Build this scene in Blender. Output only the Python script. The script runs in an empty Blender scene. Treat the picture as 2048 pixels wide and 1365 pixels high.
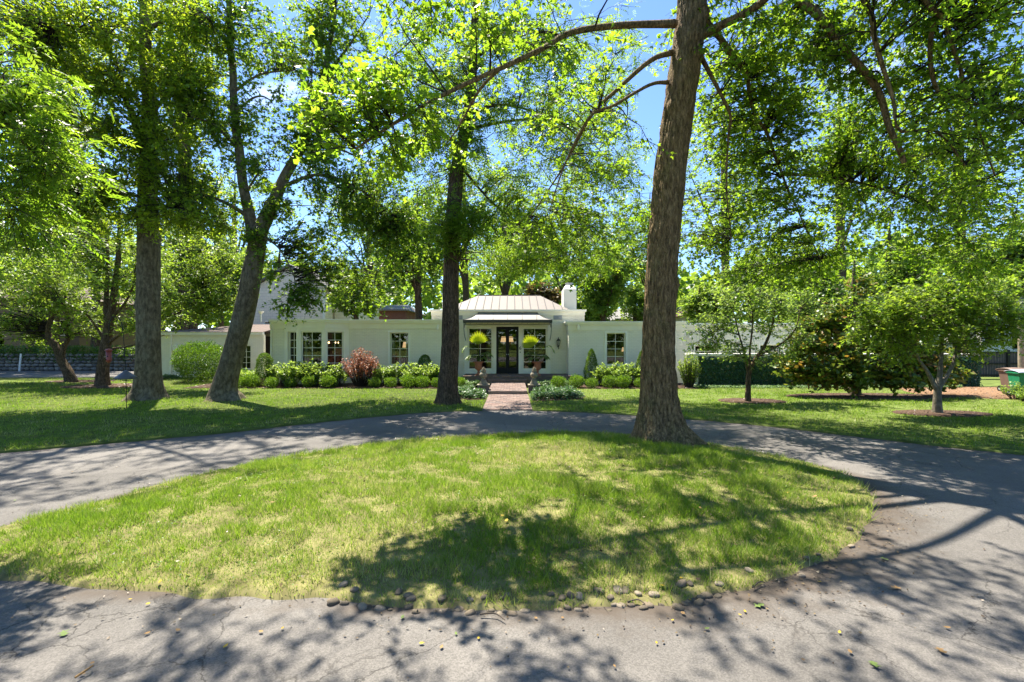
import bpy, bmesh, math, random
import numpy as np
from mathutils import Vector

# ------------------------------------------------------------------ camera, world, sun, exposure
scene = bpy.context.scene
F, H, CX, CY = 950.0, 2.1, 1024.0, 682.5          # focal length in photo pixels, eye height in metres
cam_d = bpy.data.cameras.new('camera'); cam = bpy.data.objects.new('camera', cam_d)
scene.collection.objects.link(cam); scene.camera = cam
cam.location = (0, 0, H); cam.rotation_euler = (math.radians(90), 0, 0)
cam_d.sensor_width = 36; cam_d.lens = 36*F/2048; cam_d.clip_start = 0.05; cam_d.clip_end = 3000

SUN_EL = math.radians(64); SUN_AZ = (-0.55, 0.835)
_l = math.hypot(*SUN_AZ); SX, SY = SUN_AZ[0]/_l, SUN_AZ[1]/_l
SUN = Vector((SX*math.cos(SUN_EL), SY*math.cos(SUN_EL), math.sin(SUN_EL)))
w = bpy.data.worlds.new('World'); scene.world = w; w.use_nodes = True
nt = w.node_tree; nt.nodes.clear()
wo = nt.nodes.new('ShaderNodeOutputWorld'); bg = nt.nodes.new('ShaderNodeBackground')
sky = nt.nodes.new('ShaderNodeTexSky'); sky.sky_type = 'NISHITA'; sky.sun_disc = False
sky.sun_elevation = SUN_EL; sky.sun_rotation = math.atan2(SX, SY)
sky.air_density = 0.8; sky.dust_density = 0.1; sky.ozone_density = 7.0
tc = nt.nodes.new('ShaderNodeTexCoord'); mp = nt.nodes.new('ShaderNodeMapping'); mp.inputs['Scale'].default_value = (1.6, 1.6, 4.0)
cn = nt.nodes.new('ShaderNodeTexNoise'); cn.inputs['Scale'].default_value = 2.2; cn.inputs['Detail'].default_value = 7; cn.inputs['Roughness'].default_value = 0.6
cr = nt.nodes.new('ShaderNodeMapRange'); cr.inputs['From Min'].default_value = 0.62; cr.inputs['From Max'].default_value = 0.85; cr.inputs['To Max'].default_value = 0.75
mx = nt.nodes.new('ShaderNodeMix'); mx.data_type = 'RGBA'; mx.inputs[7].default_value = (7.5, 7.8, 8.2, 1)
L = nt.links.new
L(tc.outputs['Generated'], mp.inputs['Vector']); L(mp.outputs[0], cn.inputs['Vector']); L(cn.outputs['Fac'], cr.inputs['Value'])
L(cr.outputs[0], mx.inputs['Factor']); L(sky.outputs[0], mx.inputs[6]); L(mx.outputs[2], bg.inputs['Color']); L(bg.outputs[0], wo.inputs[0])
bg.inputs['Strength'].default_value = 0.098
sl = bpy.data.lights.new('sun', 'SUN'); so = bpy.data.objects.new('sun', sl); scene.collection.objects.link(so)
sl.energy = 4.8; sl.angle = math.radians(0.53); sl.color = (1.0, 0.93, 0.80)
so.rotation_euler = SUN.to_track_quat('Z', 'Y').to_euler(); so.location = SUN*60
vs = scene.view_settings; vs.view_transform = 'Standard'; vs.look = 'None'; vs.gamma = 1.0; vs.use_curve_mapping = False
vs.exposure = 1.8
cy = scene.cycles
cy.max_bounces = 7; cy.diffuse_bounces = 5; cy.glossy_bounces = 2; cy.transmission_bounces = 8; cy.transparent_max_bounces = 8
cy.caustics_reflective = False; cy.caustics_refractive = False; cy.sample_clamp_indirect = 6
cy.use_denoising = True

RNG = np.random.default_rng(7); random.seed(7)
COL = scene.collection
ORG = {}
UP = np.array([0, 0, 1.0])

def at(px, py, d): return np.array([(px-CX)/F*d, d, H+(CY-py)/F*d])
def gr(px, py, z=0.0):
    d = F*(H-z)/(py-CY); return np.array([(px-CX)/F*d, d, z])
def nrm(a): return a/np.maximum(np.linalg.norm(a, axis=-1, keepdims=True), 1e-9)
def sstep(a, b, x):
    t = np.clip((x-a)/(b-a), 0, 1); return t*t*(3-2*t)

def _hash(i, j, k):
    n = (i*374761393 + j*668265263 + k*2147483647 + 1013904223) & 0xffffffff
    n = ((n ^ (n >> 13))*1274126177) & 0xffffffff
    return ((n ^ (n >> 16)) & 0xffff)/65535.0
def vnoise(p):
    p = np.asarray(p, float); i = np.floor(p).astype(np.int64); f = p-i; u = f*f*(3-2*f)
    r = 0
    for a in (0, 1):
        for b in (0, 1):
            for c in (0, 1):
                wgt = (u[..., 0] if a else 1-u[..., 0])*(u[..., 1] if b else 1-u[..., 1])*(u[..., 2] if c else 1-u[..., 2])
                r = r+wgt*_hash(i[..., 0]+a, i[..., 1]+b, i[..., 2]+c)
    return r
def fbm(p, o=3):
    p = np.asarray(p, float); s = 0; a = .5; t = 0
    for k in range(o):
        s = s+a*vnoise(p*(2**k)+17.3*k); t += a; a *= .5
    return s/t
def inpoly(P, poly):
    poly = np.asarray(poly)[:, :2]; x, y = P[:, 0], P[:, 1]; c = np.zeros(len(P), bool)
    j = len(poly)-1
    for i in range(len(poly)):
        xi, yi = poly[i]; xj, yj = poly[j]
        if yi != yj: c ^= ((yi > y) != (yj > y)) & (x < (xj-xi)*(y-yi)/(yj-yi)+xi)
        j = i
    return c
def distpoly(P, poly):
    poly = np.asarray(poly)[:, :2]; d = np.full(len(P), 1e9)
    for i in range(len(poly)):
        a = poly[i]; b = poly[(i+1) % len(poly)]; ab = b-a
        t = np.clip(((P[:, :2]-a)@ab)/(ab@ab+1e-12), 0, 1)
        d = np.minimum(d, np.linalg.norm(P[:, :2]-(a+t[:, None]*ab), axis=1))
    return d
def catmull(pts, n):
    p = np.asarray(pts, float); p = np.vstack([2*p[0]-p[1], p, 2*p[-1]-p[-2]]); m = len(p)-3
    t = np.linspace(0, m-1e-6, n); i = t.astype(int); f = (t-i)[:, None]
    a, b, c, d = p[i], p[i+1], p[i+2], p[i+3]
    return .5*((2*b)+(-a+c)*f+(2*a-5*b+4*c-d)*f**2+(-a+3*b-3*c+d)*f**3)

# ------------------------------------------------------------------ materials
MATS = {}
def mat(name):
    m = bpy.data.materials.new(name); m.use_nodes = True; n = m.node_tree.nodes; n.clear()
    out = n.new('ShaderNodeOutputMaterial'); MATS[name] = m
    return m, m.node_tree, out
def nd(t, kind, **kw):
    x = t.nodes.new('ShaderNode'+kind)
    for k, v in kw.items():
        if k in x.inputs: x.inputs[k].default_value = v
        else: setattr(x, k, v)
    return x
def ramp(t, stops):
    r = t.nodes.new('ShaderNodeValToRGB'); e = r.color_ramp.elements
    while len(e) < len(stops): e.new(.5)
    for q, (p, c) in zip(e, stops): q.position = p; q.color = (*c, 1)
    return r
def plain(name, col, rough=.7, spec=.3, metal=0, noise=.12, scale=6, bump=0, bscale=40, emis=None):
    m, t, out = mat(name); b = nd(t, 'BsdfPrincipled', Roughness=rough, Metallic=metal); b.inputs['Specular IOR Level'].default_value = spec
    tc = nd(t, 'TexCoord'); no = nd(t, 'TexNoise', Scale=scale, Detail=5.0)
    t.links.new(tc.outputs['Object'], no.inputs['Vector'])
    c = np.array(col); r = ramp(t, [(.3, tuple(c*(1-noise))), (.7, tuple(np.minimum(c*(1+noise), 1)))])
    t.links.new(no.outputs['Fac'], r.inputs[0]); t.links.new(r.outputs[0], b.inputs['Base Color'])
    if bump:
        n2 = nd(t, 'TexNoise', Scale=bscale, Detail=4.0); t.links.new(tc.outputs['Object'], n2.inputs['Vector'])
        bp = nd(t, 'Bump', Strength=bump, Distance=.02); t.links.new(n2.outputs['Fac'], bp.inputs['Height']); t.links.new(bp.outputs[0], b.inputs['Normal'])
    if emis: b.inputs['Emission Color'].default_value = (*emis[0], 1); b.inputs['Emission Strength'].default_value = emis[1]
    t.links.new(b.outputs[0], out.inputs[0]); return m
def leafmat(name, stops, trans, tfac=.42, rough=.42, spec=.35):
    """stops: ramp over the per-leaf number v (reflected colour); trans: colour the leaf passes on"""
    m, t, out = mat(name); a = nd(t, 'Attribute', attribute_name='v')
    r = ramp(t, stops); t.links.new(a.outputs['Fac'], r.inputs[0])
    b = nd(t, 'BsdfPrincipled', Roughness=rough); b.inputs['Specular IOR Level'].default_value = spec
    t.links.new(r.outputs[0], b.inputs['Base Color'])
    r2 = ramp(t, trans); t.links.new(a.outputs['Fac'], r2.inputs[0])
    tr = nd(t, 'BsdfTranslucent'); t.links.new(r2.outputs[0], tr.inputs['Color'])
    mx = nd(t, 'MixShader', Fac=tfac); t.links.new(b.outputs[0], mx.inputs[1]); t.links.new(tr.outputs[0], mx.inputs[2])
    t.links.new(mx.outputs[0], out.inputs[0]); return m
def barkmat(name, c1, c2, c3, sc=(1, 1, .25), scale=22, bump=.6, lich=.5, plates=16, furrow=.3):
    m, t, out = mat(name); tc = nd(t, 'TexCoord'); mp = nd(t, 'Mapping'); mp.inputs['Scale'].default_value = sc
    t.links.new(tc.outputs['Object'], mp.inputs[0])
    no = nd(t, 'TexNoise', Scale=scale, Detail=6.0, Roughness=.65); t.links.new(mp.outputs[0], no.inputs['Vector'])
    r = ramp(t, [(.3, c1), (.62, c2)]); t.links.new(no.outputs['Fac'], r.inputs[0])
    n2 = nd(t, 'TexNoise', Scale=2.2, Detail=6.0, Roughness=.7); t.links.new(tc.outputs['Object'], n2.inputs['Vector'])
    mr = nd(t, 'MapRange'); mr.inputs['From Min'].default_value = .5; mr.inputs['From Max'].default_value = .68; mr.inputs['To Max'].default_value = lich
    t.links.new(n2.outputs['Fac'], mr.inputs['Value'])
    mx = nd(t, 'Mix', data_type='RGBA'); mx.inputs[7].default_value = (*c3, 1)
    t.links.new(mr.outputs[0], mx.inputs['Factor']); t.links.new(r.outputs[0], mx.inputs[6])
    b = nd(t, 'BsdfPrincipled', Roughness=.9); b.inputs['Specular IOR Level'].default_value = .15
    wn = nd(t, 'TexNoise', Scale=9.0, Detail=3.0); t.links.new(tc.outputs['Object'], wn.inputs['Vector'])
    wm = nd(t, 'Mix', data_type='RGBA'); wm.inputs[0].default_value = .13; t.links.new(tc.outputs['Object'], wm.inputs[6]); t.links.new(wn.outputs['Color'], wm.inputs[7])
    vm = nd(t, 'Mapping'); vm.inputs['Scale'].default_value = (1, 1, .16); t.links.new(wm.outputs[2], vm.inputs[0])
    vo = nd(t, 'TexVoronoi', Scale=plates, feature='DISTANCE_TO_EDGE'); t.links.new(vm.outputs[0], vo.inputs['Vector'])
    vr = nd(t, 'MapRange'); vr.inputs['From Max'].default_value = .22; vr.inputs['To Min'].default_value = 1-furrow; vr.inputs['To Max'].default_value = 1.08; t.links.new(vo.outputs['Distance'], vr.inputs['Value'])
    vc = nd(t, 'VectorMath', operation='SCALE'); t.links.new(mx.outputs[2], vc.inputs[0]); t.links.new(vr.outputs[0], vc.inputs['Scale'])
    t.links.new(vc.outputs[0], b.inputs['Base Color'])
    hs = nd(t, 'Math', operation='MULTIPLY_ADD'); t.links.new(vr.outputs[0], hs.inputs[0]); hs.inputs[1].default_value = .8; t.links.new(no.outputs['Fac'], hs.inputs[2])
    bp = nd(t, 'Bump', Strength=bump, Distance=.03); t.links.new(hs.outputs[0], bp.inputs['Height']); t.links.new(bp.outputs[0], b.inputs['Normal'])
    t.links.new(b.outputs[0], out.inputs[0]); return m
def paintbrick(name, col, mortar=.93, bw=.215, rh=.076, bump=.5, second=None):
    m, t, out = mat(name); tc = nd(t, 'TexCoord'); sp = nd(t, 'SeparateXYZ'); t.links.new(tc.outputs['Object'], sp.inputs[0])
    ad = nd(t, 'Math', operation='ADD'); t.links.new(sp.outputs[0], ad.inputs[0]); t.links.new(sp.outputs[1], ad.inputs[1])
    cb = nd(t, 'CombineXYZ'); t.links.new(ad.outputs[0], cb.inputs[0]); t.links.new(sp.outputs[2], cb.inputs[1])
    bt = nd(t, 'TexBrick'); bt.inputs['Scale'].default_value = 1; bt.inputs['Brick Width'].default_value = bw; bt.inputs['Row Height'].default_value = rh; bt.inputs['Mortar Size'].default_value = .009; bt.inputs['Mortar Smooth'].default_value = .4
    c = np.array(col); c2 = np.array(second) if second is not None else c*.95
    bt.inputs['Color1'].default_value = (*c, 1); bt.inputs['Color2'].default_value = (*c2, 1); bt.inputs['Mortar'].default_value = (*(c*mortar), 1)
    t.links.new(cb.outputs[0], bt.inputs['Vector'])
    no = nd(t, 'TexNoise', Scale=1.3, Detail=6.0, Roughness=.65); t.links.new(tc.outputs['Object'], no.inputs['Vector'])
    mr = nd(t, 'MapRange'); mr.inputs['To Min'].default_value = .86; mr.inputs['To Max'].default_value = 1.08; t.links.new(no.outputs['Fac'], mr.inputs['Value'])
    sm_ = nd(t, 'Mapping'); sm_.inputs['Scale'].default_value = (3.5, 3.5, .3); t.links.new(tc.outputs['Object'], sm_.inputs[0]); sn_ = nd(t, 'TexNoise', Scale=1.0, Detail=5.0); t.links.new(sm_.outputs[0], sn_.inputs['Vector'])
    sr_ = nd(t, 'MapRange'); sr_.inputs['From Min'].default_value = .3; sr_.inputs['From Max'].default_value = .55; sr_.inputs['To Min'].default_value = .965; sr_.inputs['To Max'].default_value = 1.0; t.links.new(sn_.outputs['Fac'], sr_.inputs['Value'])
    sq_ = nd(t, 'Math', operation='MULTIPLY'); t.links.new(mr.outputs[0], sq_.inputs[0]); t.links.new(sr_.outputs[0], sq_.inputs[1])
    mu = nd(t, 'VectorMath', operation='SCALE'); t.links.new(bt.outputs['Color'], mu.inputs[0]); t.links.new(sq_.outputs[0], mu.inputs['Scale'])
    b = nd(t, 'BsdfPrincipled', Roughness=.65); b.inputs['Specular IOR Level'].default_value = .25
    t.links.new(mu.outputs[0], b.inputs['Base Color'])
    n3 = nd(t, 'TexNoise', Scale=60.0, Detail=3.0); t.links.new(tc.outputs['Object'], n3.inputs['Vector'])
    s1 = nd(t, 'Math', operation='MULTIPLY_ADD'); s1.inputs[1].default_value = .25; t.links.new(n3.outputs['Fac'], s1.inputs[0])
    iv = nd(t, 'Math', operation='SUBTRACT'); iv.inputs[0].default_value = 1; t.links.new(bt.outputs['Fac'], iv.inputs[1]); t.links.new(iv.outputs[0], s1.inputs[2])
    bp = nd(t, 'Bump', Strength=bump, Distance=.012); t.links.new(s1.outputs[0], bp.inputs['Height']); t.links.new(bp.outputs[0], b.inputs['Normal'])
    t.links.new(b.outputs[0], out.inputs[0]); return m

def asphalt(name):
    m, t, out = mat(name); K = t.links.new; tc = nd(t, 'TexCoord'); o = tc.outputs['Object']
    n1 = nd(t, 'TexNoise', Scale=.55, Detail=7.0, Roughness=.62); K(o, n1.inputs['Vector'])
    r1 = ramp(t, [(.3, (.09, .083, .076)), (.5, (.127, .117, .107)), (.72, (.165, .152, .139))]); K(n1.outputs['Fac'], r1.inputs[0])
    v1 = nd(t, 'TexVoronoi', Scale=110.0); K(o, v1.inputs['Vector'])
    sp = nd(t, 'MapRange'); sp.inputs['To Min'].default_value = .76; sp.inputs['To Max'].default_value = 1.26
    sc = nd(t, 'SeparateColor'); K(v1.outputs['Color'], sc.inputs[0]); K(sc.outputs[0], sp.inputs['Value'])
    pv = nd(t, 'TexVoronoi', Scale=.33); K(o, pv.inputs['Vector']); pc_ = nd(t, 'SeparateColor'); K(pv.outputs['Color'], pc_.inputs[0]); pr_ = nd(t, 'MapRange'); pr_.inputs['To Min'].default_value = .88; pr_.inputs['To Max'].default_value = 1.1; K(pc_.outputs[1], pr_.inputs['Value'])
    sx = nd(t, 'Math', operation='MULTIPLY'); K(sp.outputs[0], sx.inputs[0]); K(pr_.outputs[0], sx.inputs[1])
    m1 = nd(t, 'VectorMath', operation='SCALE'); K(r1.outputs[0], m1.inputs[0]); K(sx.outputs[0], m1.inputs['Scale'])
    # cracks: two sizes of distorted cells, only in worn patches
    dn = nd(t, 'TexNoise', Scale=2.2, Detail=5.0, Roughness=.7); K(o, dn.inputs['Vector'])
    dm = nd(t, 'Mix', data_type='RGBA'); dm.inputs['Factor'].default_value = .25; K(o, dm.inputs[6]); K(dn.outputs['Color'], dm.inputs[7])
    fac = None
    for s, wd, lo, hi in ((1.1, .007, .44, .54), (3.4, .026, .5, .6)):
        vv = nd(t, 'TexVoronoi', Scale=s, feature='DISTANCE_TO_EDGE'); K(dm.outputs[2], vv.inputs['Vector'])
        cm = nd(t, 'MapRange'); cm.inputs['From Min'].default_value = 0; cm.inputs['From Max'].default_value = wd; cm.inputs['To Min'].default_value = 1; cm.inputs['To Max'].default_value = 0; K(vv.outputs['Distance'], cm.inputs['Value'])
        pn = nd(t, 'TexNoise', Scale=.42, Detail=2.0); of = nd(t, 'VectorMath', operation='ADD'); of.inputs[1].default_value = (s*3+1.7, 4.1, 0); K(o, of.inputs[0]); K(of.outputs[0], pn.inputs['Vector'])
        pm = nd(t, 'MapRange'); pm.inputs['From Min'].default_value = lo; pm.inputs['From Max'].default_value = hi; K(pn.outputs['Fac'], pm.inputs['Value'])
        mm = nd(t, 'Math', operation='MULTIPLY'); K(cm.outputs[0], mm.inputs[0]); K(pm.outputs[0], mm.inputs[1])
        if fac is None: fac = mm
        else:
            m3 = nd(t, 'Math', operation='MAXIMUM'); K(fac.outputs[0], m3.inputs[0]); K(mm.outputs[0], m3.inputs[1]); fac = m3
    m2 = nd(t, 'Mix', data_type='RGBA'); m2.inputs[7].default_value = (.03, .027, .024, 1)
    f2 = nd(t, 'Math', operation='MULTIPLY'); f2.inputs[1].default_value = .85; K(fac.outputs[0], f2.inputs[0]); K(f2.outputs[0], m2.inputs['Factor']); K(m1.outputs[0], m2.inputs[6])
    # brown silt washed against the turf (attribute: how near the edge of the island or lawn)
    at_ = nd(t, 'Attribute', attribute_name='silt'); sn = nd(t, 'TexNoise', Scale=3.0, Detail=6.0, Roughness=.7); K(o, sn.inputs['Vector'])
    sm = nd(t, 'Math', operation='MULTIPLY_ADD'); K(at_.outputs['Fac'], sm.inputs[0]); sm.inputs[1].default_value = 1.5; 
    sb = nd(t, 'MapRange'); sb.inputs['From Min'].default_value = .3; sb.inputs['From Max'].default_value = .7; sb.inputs['To Min'].default_value = -.75; sb.inputs['To Max'].default_value = .1; K(sn.outputs['Fac'], sb.inputs['Value']); K(sb.outputs[0], sm.inputs[2]); sm.use_clamp = True
    m4 = nd(t, 'Mix', data_type='RGBA'); m4.inputs[7].default_value = (.075, .059, .046, 1); K(sm.outputs[0], m4.inputs['Factor']); K(m2.outputs[2], m4.inputs[6])
    b = nd(t, 'BsdfPrincipled', Roughness=.85); b.inputs['Specular IOR Level'].default_value = .3; K(m4.outputs[2], b.inputs['Base Color'])
    hh = nd(t, 'Math', operation='SUBTRACT'); K(sc.outputs[0], hh.inputs[0]); cc = nd(t, 'Math', operation='MULTIPLY'); cc.inputs[1].default_value = 1.2; K(fac.outputs[0], cc.inputs[0]); K(cc.outputs[0], hh.inputs[1])
    bp = nd(t, 'Bump', Strength=.45, Distance=.005); K(hh.outputs[0], bp.inputs['Height']); K(bp.outputs[0], b.inputs['Normal'])
    K(b.outputs[0], out.inputs[0]); return m

def glassmat():
    m, t, out = mat('window_glass'); a = nd(t, 'BsdfTransparent'); a.inputs[0].default_value = (.80, .84, .82, 1)
    g = nd(t, 'BsdfGlossy', Roughness=.015); fr = nd(t, 'Fresnel', IOR=1.52); mu = nd(t, 'Math', operation='MULTIPLY'); mu.inputs[1].default_value = 1.5; mu.use_clamp = True
    t.links.new(fr.outputs[0], mu.inputs[0]); mx = nd(t, 'MixShader'); t.links.new(mu.outputs[0], mx.inputs[0]); t.links.new(a.outputs[0], mx.inputs[1]); t.links.new(g.outputs[0], mx.inputs[2]); t.links.new(mx.outputs[0], out.inputs[0]); return m

M_ASPH = asphalt('weathered_asphalt')
M_SOIL = plain('turf_soil', (.165, .15, .065), .95, .05, noise=.4, scale=5)
M_LSOIL = plain('lawn_soil', (.10, .13, .035), .95, .05, noise=.35, scale=3)
M_MULCH = plain('bark_mulch', (.085, .056, .04), .95, .05, noise=.5, scale=30, bump=.9, bscale=60)
M_CHIP = plain('pale_wood_chips', (.22, .135, .08), .95, .05, noise=.35, scale=35, bump=.9, bscale=60)
M_WALL = paintbrick('painted_brick', (.93, .88, .75), mortar=.88, second=(.9, .85, .72), bump=.8)
M_SHINGLE = paintbrick('painted_shingle_siding', (.94, .83, .69), mortar=.72, bw=.3, rh=.2, bump=.6)
M_TRIM = plain('white_trim_paint', (.9, .875, .79), .45, .4, noise=.03, scale=3)
M_BAND = plain('painted_frieze', (.9, .86, .75), .55, .3, noise=.04, scale=2)
M_ROOF = plain('tan_standing_seam_metal', (.165, .138, .112), .5, .4, noise=.05, scale=1.5)
M_SEAM = plain('seam_metal', (.05, .042, .037), .5, .4)
M_AWN = plain('awning_metal', (.21, .195, .172), .45, .45, noise=.05, scale=2)
M_BLACK = plain('black_paint', (.010, .011, .013), .5, .3, noise=.1)
M_IRON = plain('iron_grey', (.045, .045, .048), .5, .5, noise=.15)
M_DOOR = plain('black_door_paint', (.008, .009, .013), .5, .25, noise=.1)
M_GLASS = glassmat()
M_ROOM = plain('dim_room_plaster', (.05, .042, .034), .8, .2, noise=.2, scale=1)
M_CURT = plain('pale_green_curtain', (.42, .5, .42), .9, .1, noise=.1)
M_SHADE = plain('lit_lamp_shade', (.9, .7, .45), .8, .1, emis=((1, .6, .3), .35))
M_BULB = plain('lit_bulb', (1, .8, .5), .5, .1, emis=((1, .6, .25), 3))
M_WOOD = plain('brown_furniture_wood', (.12, .06, .03), .5, .3, noise=.3)
M_BRICK = [plain('red_paver_%d' % i, c, .85, .15, noise=.22, scale=14, bump=.4, bscale=60) for i, c in enumerate([(.19, .13, .112), (.155, .114, .10), (.215, .155, .132), (.15, .118, .108)])]
M_MORT = plain('paver_joint', (.2, .17, .145), .95, .1, noise=.2, scale=20)
M_TERRA = plain('terracotta', (.33, .14, .09), .8, .2, noise=.25, scale=9, bump=.2)
M_STONE = plain('weathered_cast_stone', (.23, .2, .15), .9, .15, noise=.35, scale=9, bump=.6, bscale=30)
M_COB = [plain('cobble_%d' % i, c, .85, .2, noise=.3, scale=16, bump=.3) for i, c in enumerate([(.17, .135, .095), (.115, .095, .068), (.23, .19, .14)])]
M_RUB = [plain('rubble_%d' % i, c, .9, .15, noise=.3, scale=5, bump=.6, bscale=18) for i, c in enumerate([(.22, .2, .17), (.16, .145, .125), (.28, .25, .21)])]
M_TANB = paintbrick('tan_brick', (.22, .155, .105), mortar=1.15, second=(.17, .12, .085))
M_REDB = paintbrick('red_brown_brick', (.20, .085, .06), mortar=1.5, second=(.16, .07, .05))
M_BROOF = paintbrick('brown_roof_shingle', (.095, .056, .041), mortar=.7, bw=.3, rh=.14, bump=.5, second=(.075, .044, .032))
M_GROOF = paintbrick('grey_roof_shingle', (.22, .21, .2), mortar=.8, bw=.3, rh=.14, bump=.4, second=(.18, .175, .17))
M_CREAM = plain('cream_siding', (.62, .55, .42), .7, .2, noise=.06)
M_BIN = plain('green_cart_plastic', (.012, .20, .085), .4, .45, noise=.08)
M_BINB = plain('brown_cart_plastic', (.17, .115, .085), .45, .4, noise=.08)
M_LID = plain('grey_cart_lid', (.34, .38, .45), .35, .5, noise=.06)
M_RUBBER = plain('black_rubber', (.015, .015, .016), .8, .2)
M_RED = plain('red_feeder_plastic', (.34, .075, .05), .45, .4)
M_GREYM = plain('grey_sheet_metal', (.09, .09, .095), .4, .5)
M_STEEL = plain('steel', (.5, .5, .5), .3, .5, metal=.9)
M_VENT = plain('grey_vent', (.40, .41, .44), .6, .3)
M_BFOAK = barkmat('oak_bark', (.046, .031, .016), (.29, .2, .105), (.17, .155, .065), sc=(1, 1, .22), scale=20, bump=1.0, lich=.5, plates=22, furrow=.38)
M_BDARK = barkmat('dark_furrowed_bark', (.03, .021, .013), (.19, .132, .083), (.12, .10, .055), sc=(1, 1, .18), scale=22, bump=1.0, lich=.35, plates=24, furrow=.5)
M_BGREY = barkmat('grey_lichen_bark', (.05, .041, .025), (.185, .152, .094), (.26, .245, .165), sc=(1, 1, .5), scale=11, bump=.8, lich=.45, plates=9, furrow=.25)
M_BPALE = barkmat('pale_bark', (.08, .068, .05), (.22, .19, .145), (.28, .26, .2), sc=(1, 1, .6), scale=12, bump=.4, lich=.4)
M_BTWIG = plain('twig_bark', (.085, .07, .055), .9, .1, noise=.3)
M_BDTWIG = plain('dark_twig_bark', (.035, .03, .024), .9, .1, noise=.3)

def lm(name, lo, hi, tlo, thi, **k): return leafmat(name, [(0, lo), (1, hi)], [(0, tlo), (1, thi)], **k)
L_OAK = lm('oak_leaf', (.07, .135, .014), (.13, .195, .02), (.27, .48, .02), (.45, .63, .035), tfac=.54)
L_ASH = lm('ash_leaf', (.055, .125, .016), (.11, .18, .024), (.24, .45, .02), (.48, .64, .035), tfac=.5)
L_MAP = lm('boxelder_leaf', (.048, .115, .016), (.11, .175, .024), (.22, .42, .02), (.46, .62, .03), tfac=.48)
L_HACK = lm('hackberry_leaf', (.065, .135, .014), (.15, .21, .022), (.32, .52, .018), (.58, .68, .03), tfac=.52)
L_NEAR = lm('locust_leaflet', (.05, .11, .014), (.09, .155, .022), (.26, .46, .02), (.42, .6, .035), tfac=.5)
L_LIME = lm('lime_leaf', (.08, .15, .016), (.15, .215, .028), (.28, .46, .025), (.45, .58, .05), tfac=.47)
L_DOG = lm('dogwood_leaf', (.065, .13, .02), (.14, .205, .05), (.28, .45, .04), (.45, .58, .10), tfac=.46)
L_MAG = leafmat('magnolia_leaf', [(0, (.05, .105, .016)), (.45, (.10, .165, .025)), (.66, (.19, .21, .035)), (.82, (.27, .17, .03)), (1, (.3, .16, .045))], [(0, (.08, .18, .01)), (.6, (.28, .34, .03)), (1, (.42, .24, .03))], .33, .35, .4)
L_BACK = lm('distant_leaf', (.055, .115, .022), (.12, .18, .035), (.24, .42, .03), (.46, .6, .06), tfac=.48)
L_BACKL = lm('distant_lime_leaf', (.075, .14, .022), (.14, .2, .04), (.3, .48, .04), (.46, .58, .07), tfac=.45)
L_BRONZE = lm('bronze_leaf', (.05, .07, .02), (.17, .09, .03), (.12, .14, .03), (.3, .16, .04), tfac=.35)
L_BOX = lm('boxwood_leaf', (.035, .095, .012), (.11, .19, .022), (.14, .3, .015), (.32, .46, .025), tfac=.4)
L_ARB = lm('arborvitae_leaf', (.045, .105, .018), (.12, .19, .035), (.13, .26, .02), (.28, .4, .04), tfac=.35)
L_YEW = lm('yew_leaf', (.028, .075, .012), (.09, .16, .02), (.1, .24, .012), (.26, .4, .02), tfac=.35)
L_HYD = lm('hydrangea_leaf', (.08, .16, .02), (.17, .255, .05), (.28, .46, .03), (.45, .58, .09), tfac=.42)
L_RED = leafmat('red_maple_leaf', [(0, (.03, .035, .015)), (.4, (.27, .11, .06)), (.75, (.43, .19, .12)), (1, (.48, .32, .24))], [(0, (.08, .08, .02)), (.5, (.3, .08, .03)), (1, (.4, .16, .07))], .4)
L_PACH = lm('pachysandra_leaf', (.022, .07, .016), (.085, .15, .055), (.07, .17, .03), (.2, .32, .10), tfac=.3)
L_IVY = lm('ivy_leaf', (.02, .065, .02), (.06, .125, .04), (.05, .13, .025), (.13, .25, .045), tfac=.28)
L_IVYL = lm('young_ivy_leaf', (.08, .15, .05), (.16, .24, .10), (.15, .28, .06), (.26, .38, .13), tfac=.35)
L_PALM = lm('palm_leaf', (.22, .32, .02), (.34, .42, .03), (.4, .56, .012), (.6, .66, .02), tfac=.5)
L_PALMD = lm('palm_pinna', (.06, .12, .025), (.15, .21, .06), (.16, .3, .03), (.34, .45, .08), tfac=.42)
L_GRASS = leafmat('grass_blade', [(0, (.075, .155, .012)), (.4, (.15, .235, .025)), (.7, (.28, .31, .085)), (1, (.5, .45, .25))], [(0, (.16, .34, .012)), (.5, (.34, .5, .035)), (.8, (.44, .5, .10)), (1, (.52, .46, .24))], .4, .5, .3)
L_FALL = [plain('fallen_yellow_leaf', (.36, .25, .025), .6, .2, noise=.2, scale=60), plain('fallen_tan_leaf', (.24, .145, .06), .7, .2, noise=.25, scale=60), plain('fallen_green_leaf', (.12, .17, .045), .6, .2, noise=.2, scale=60)]

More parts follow.
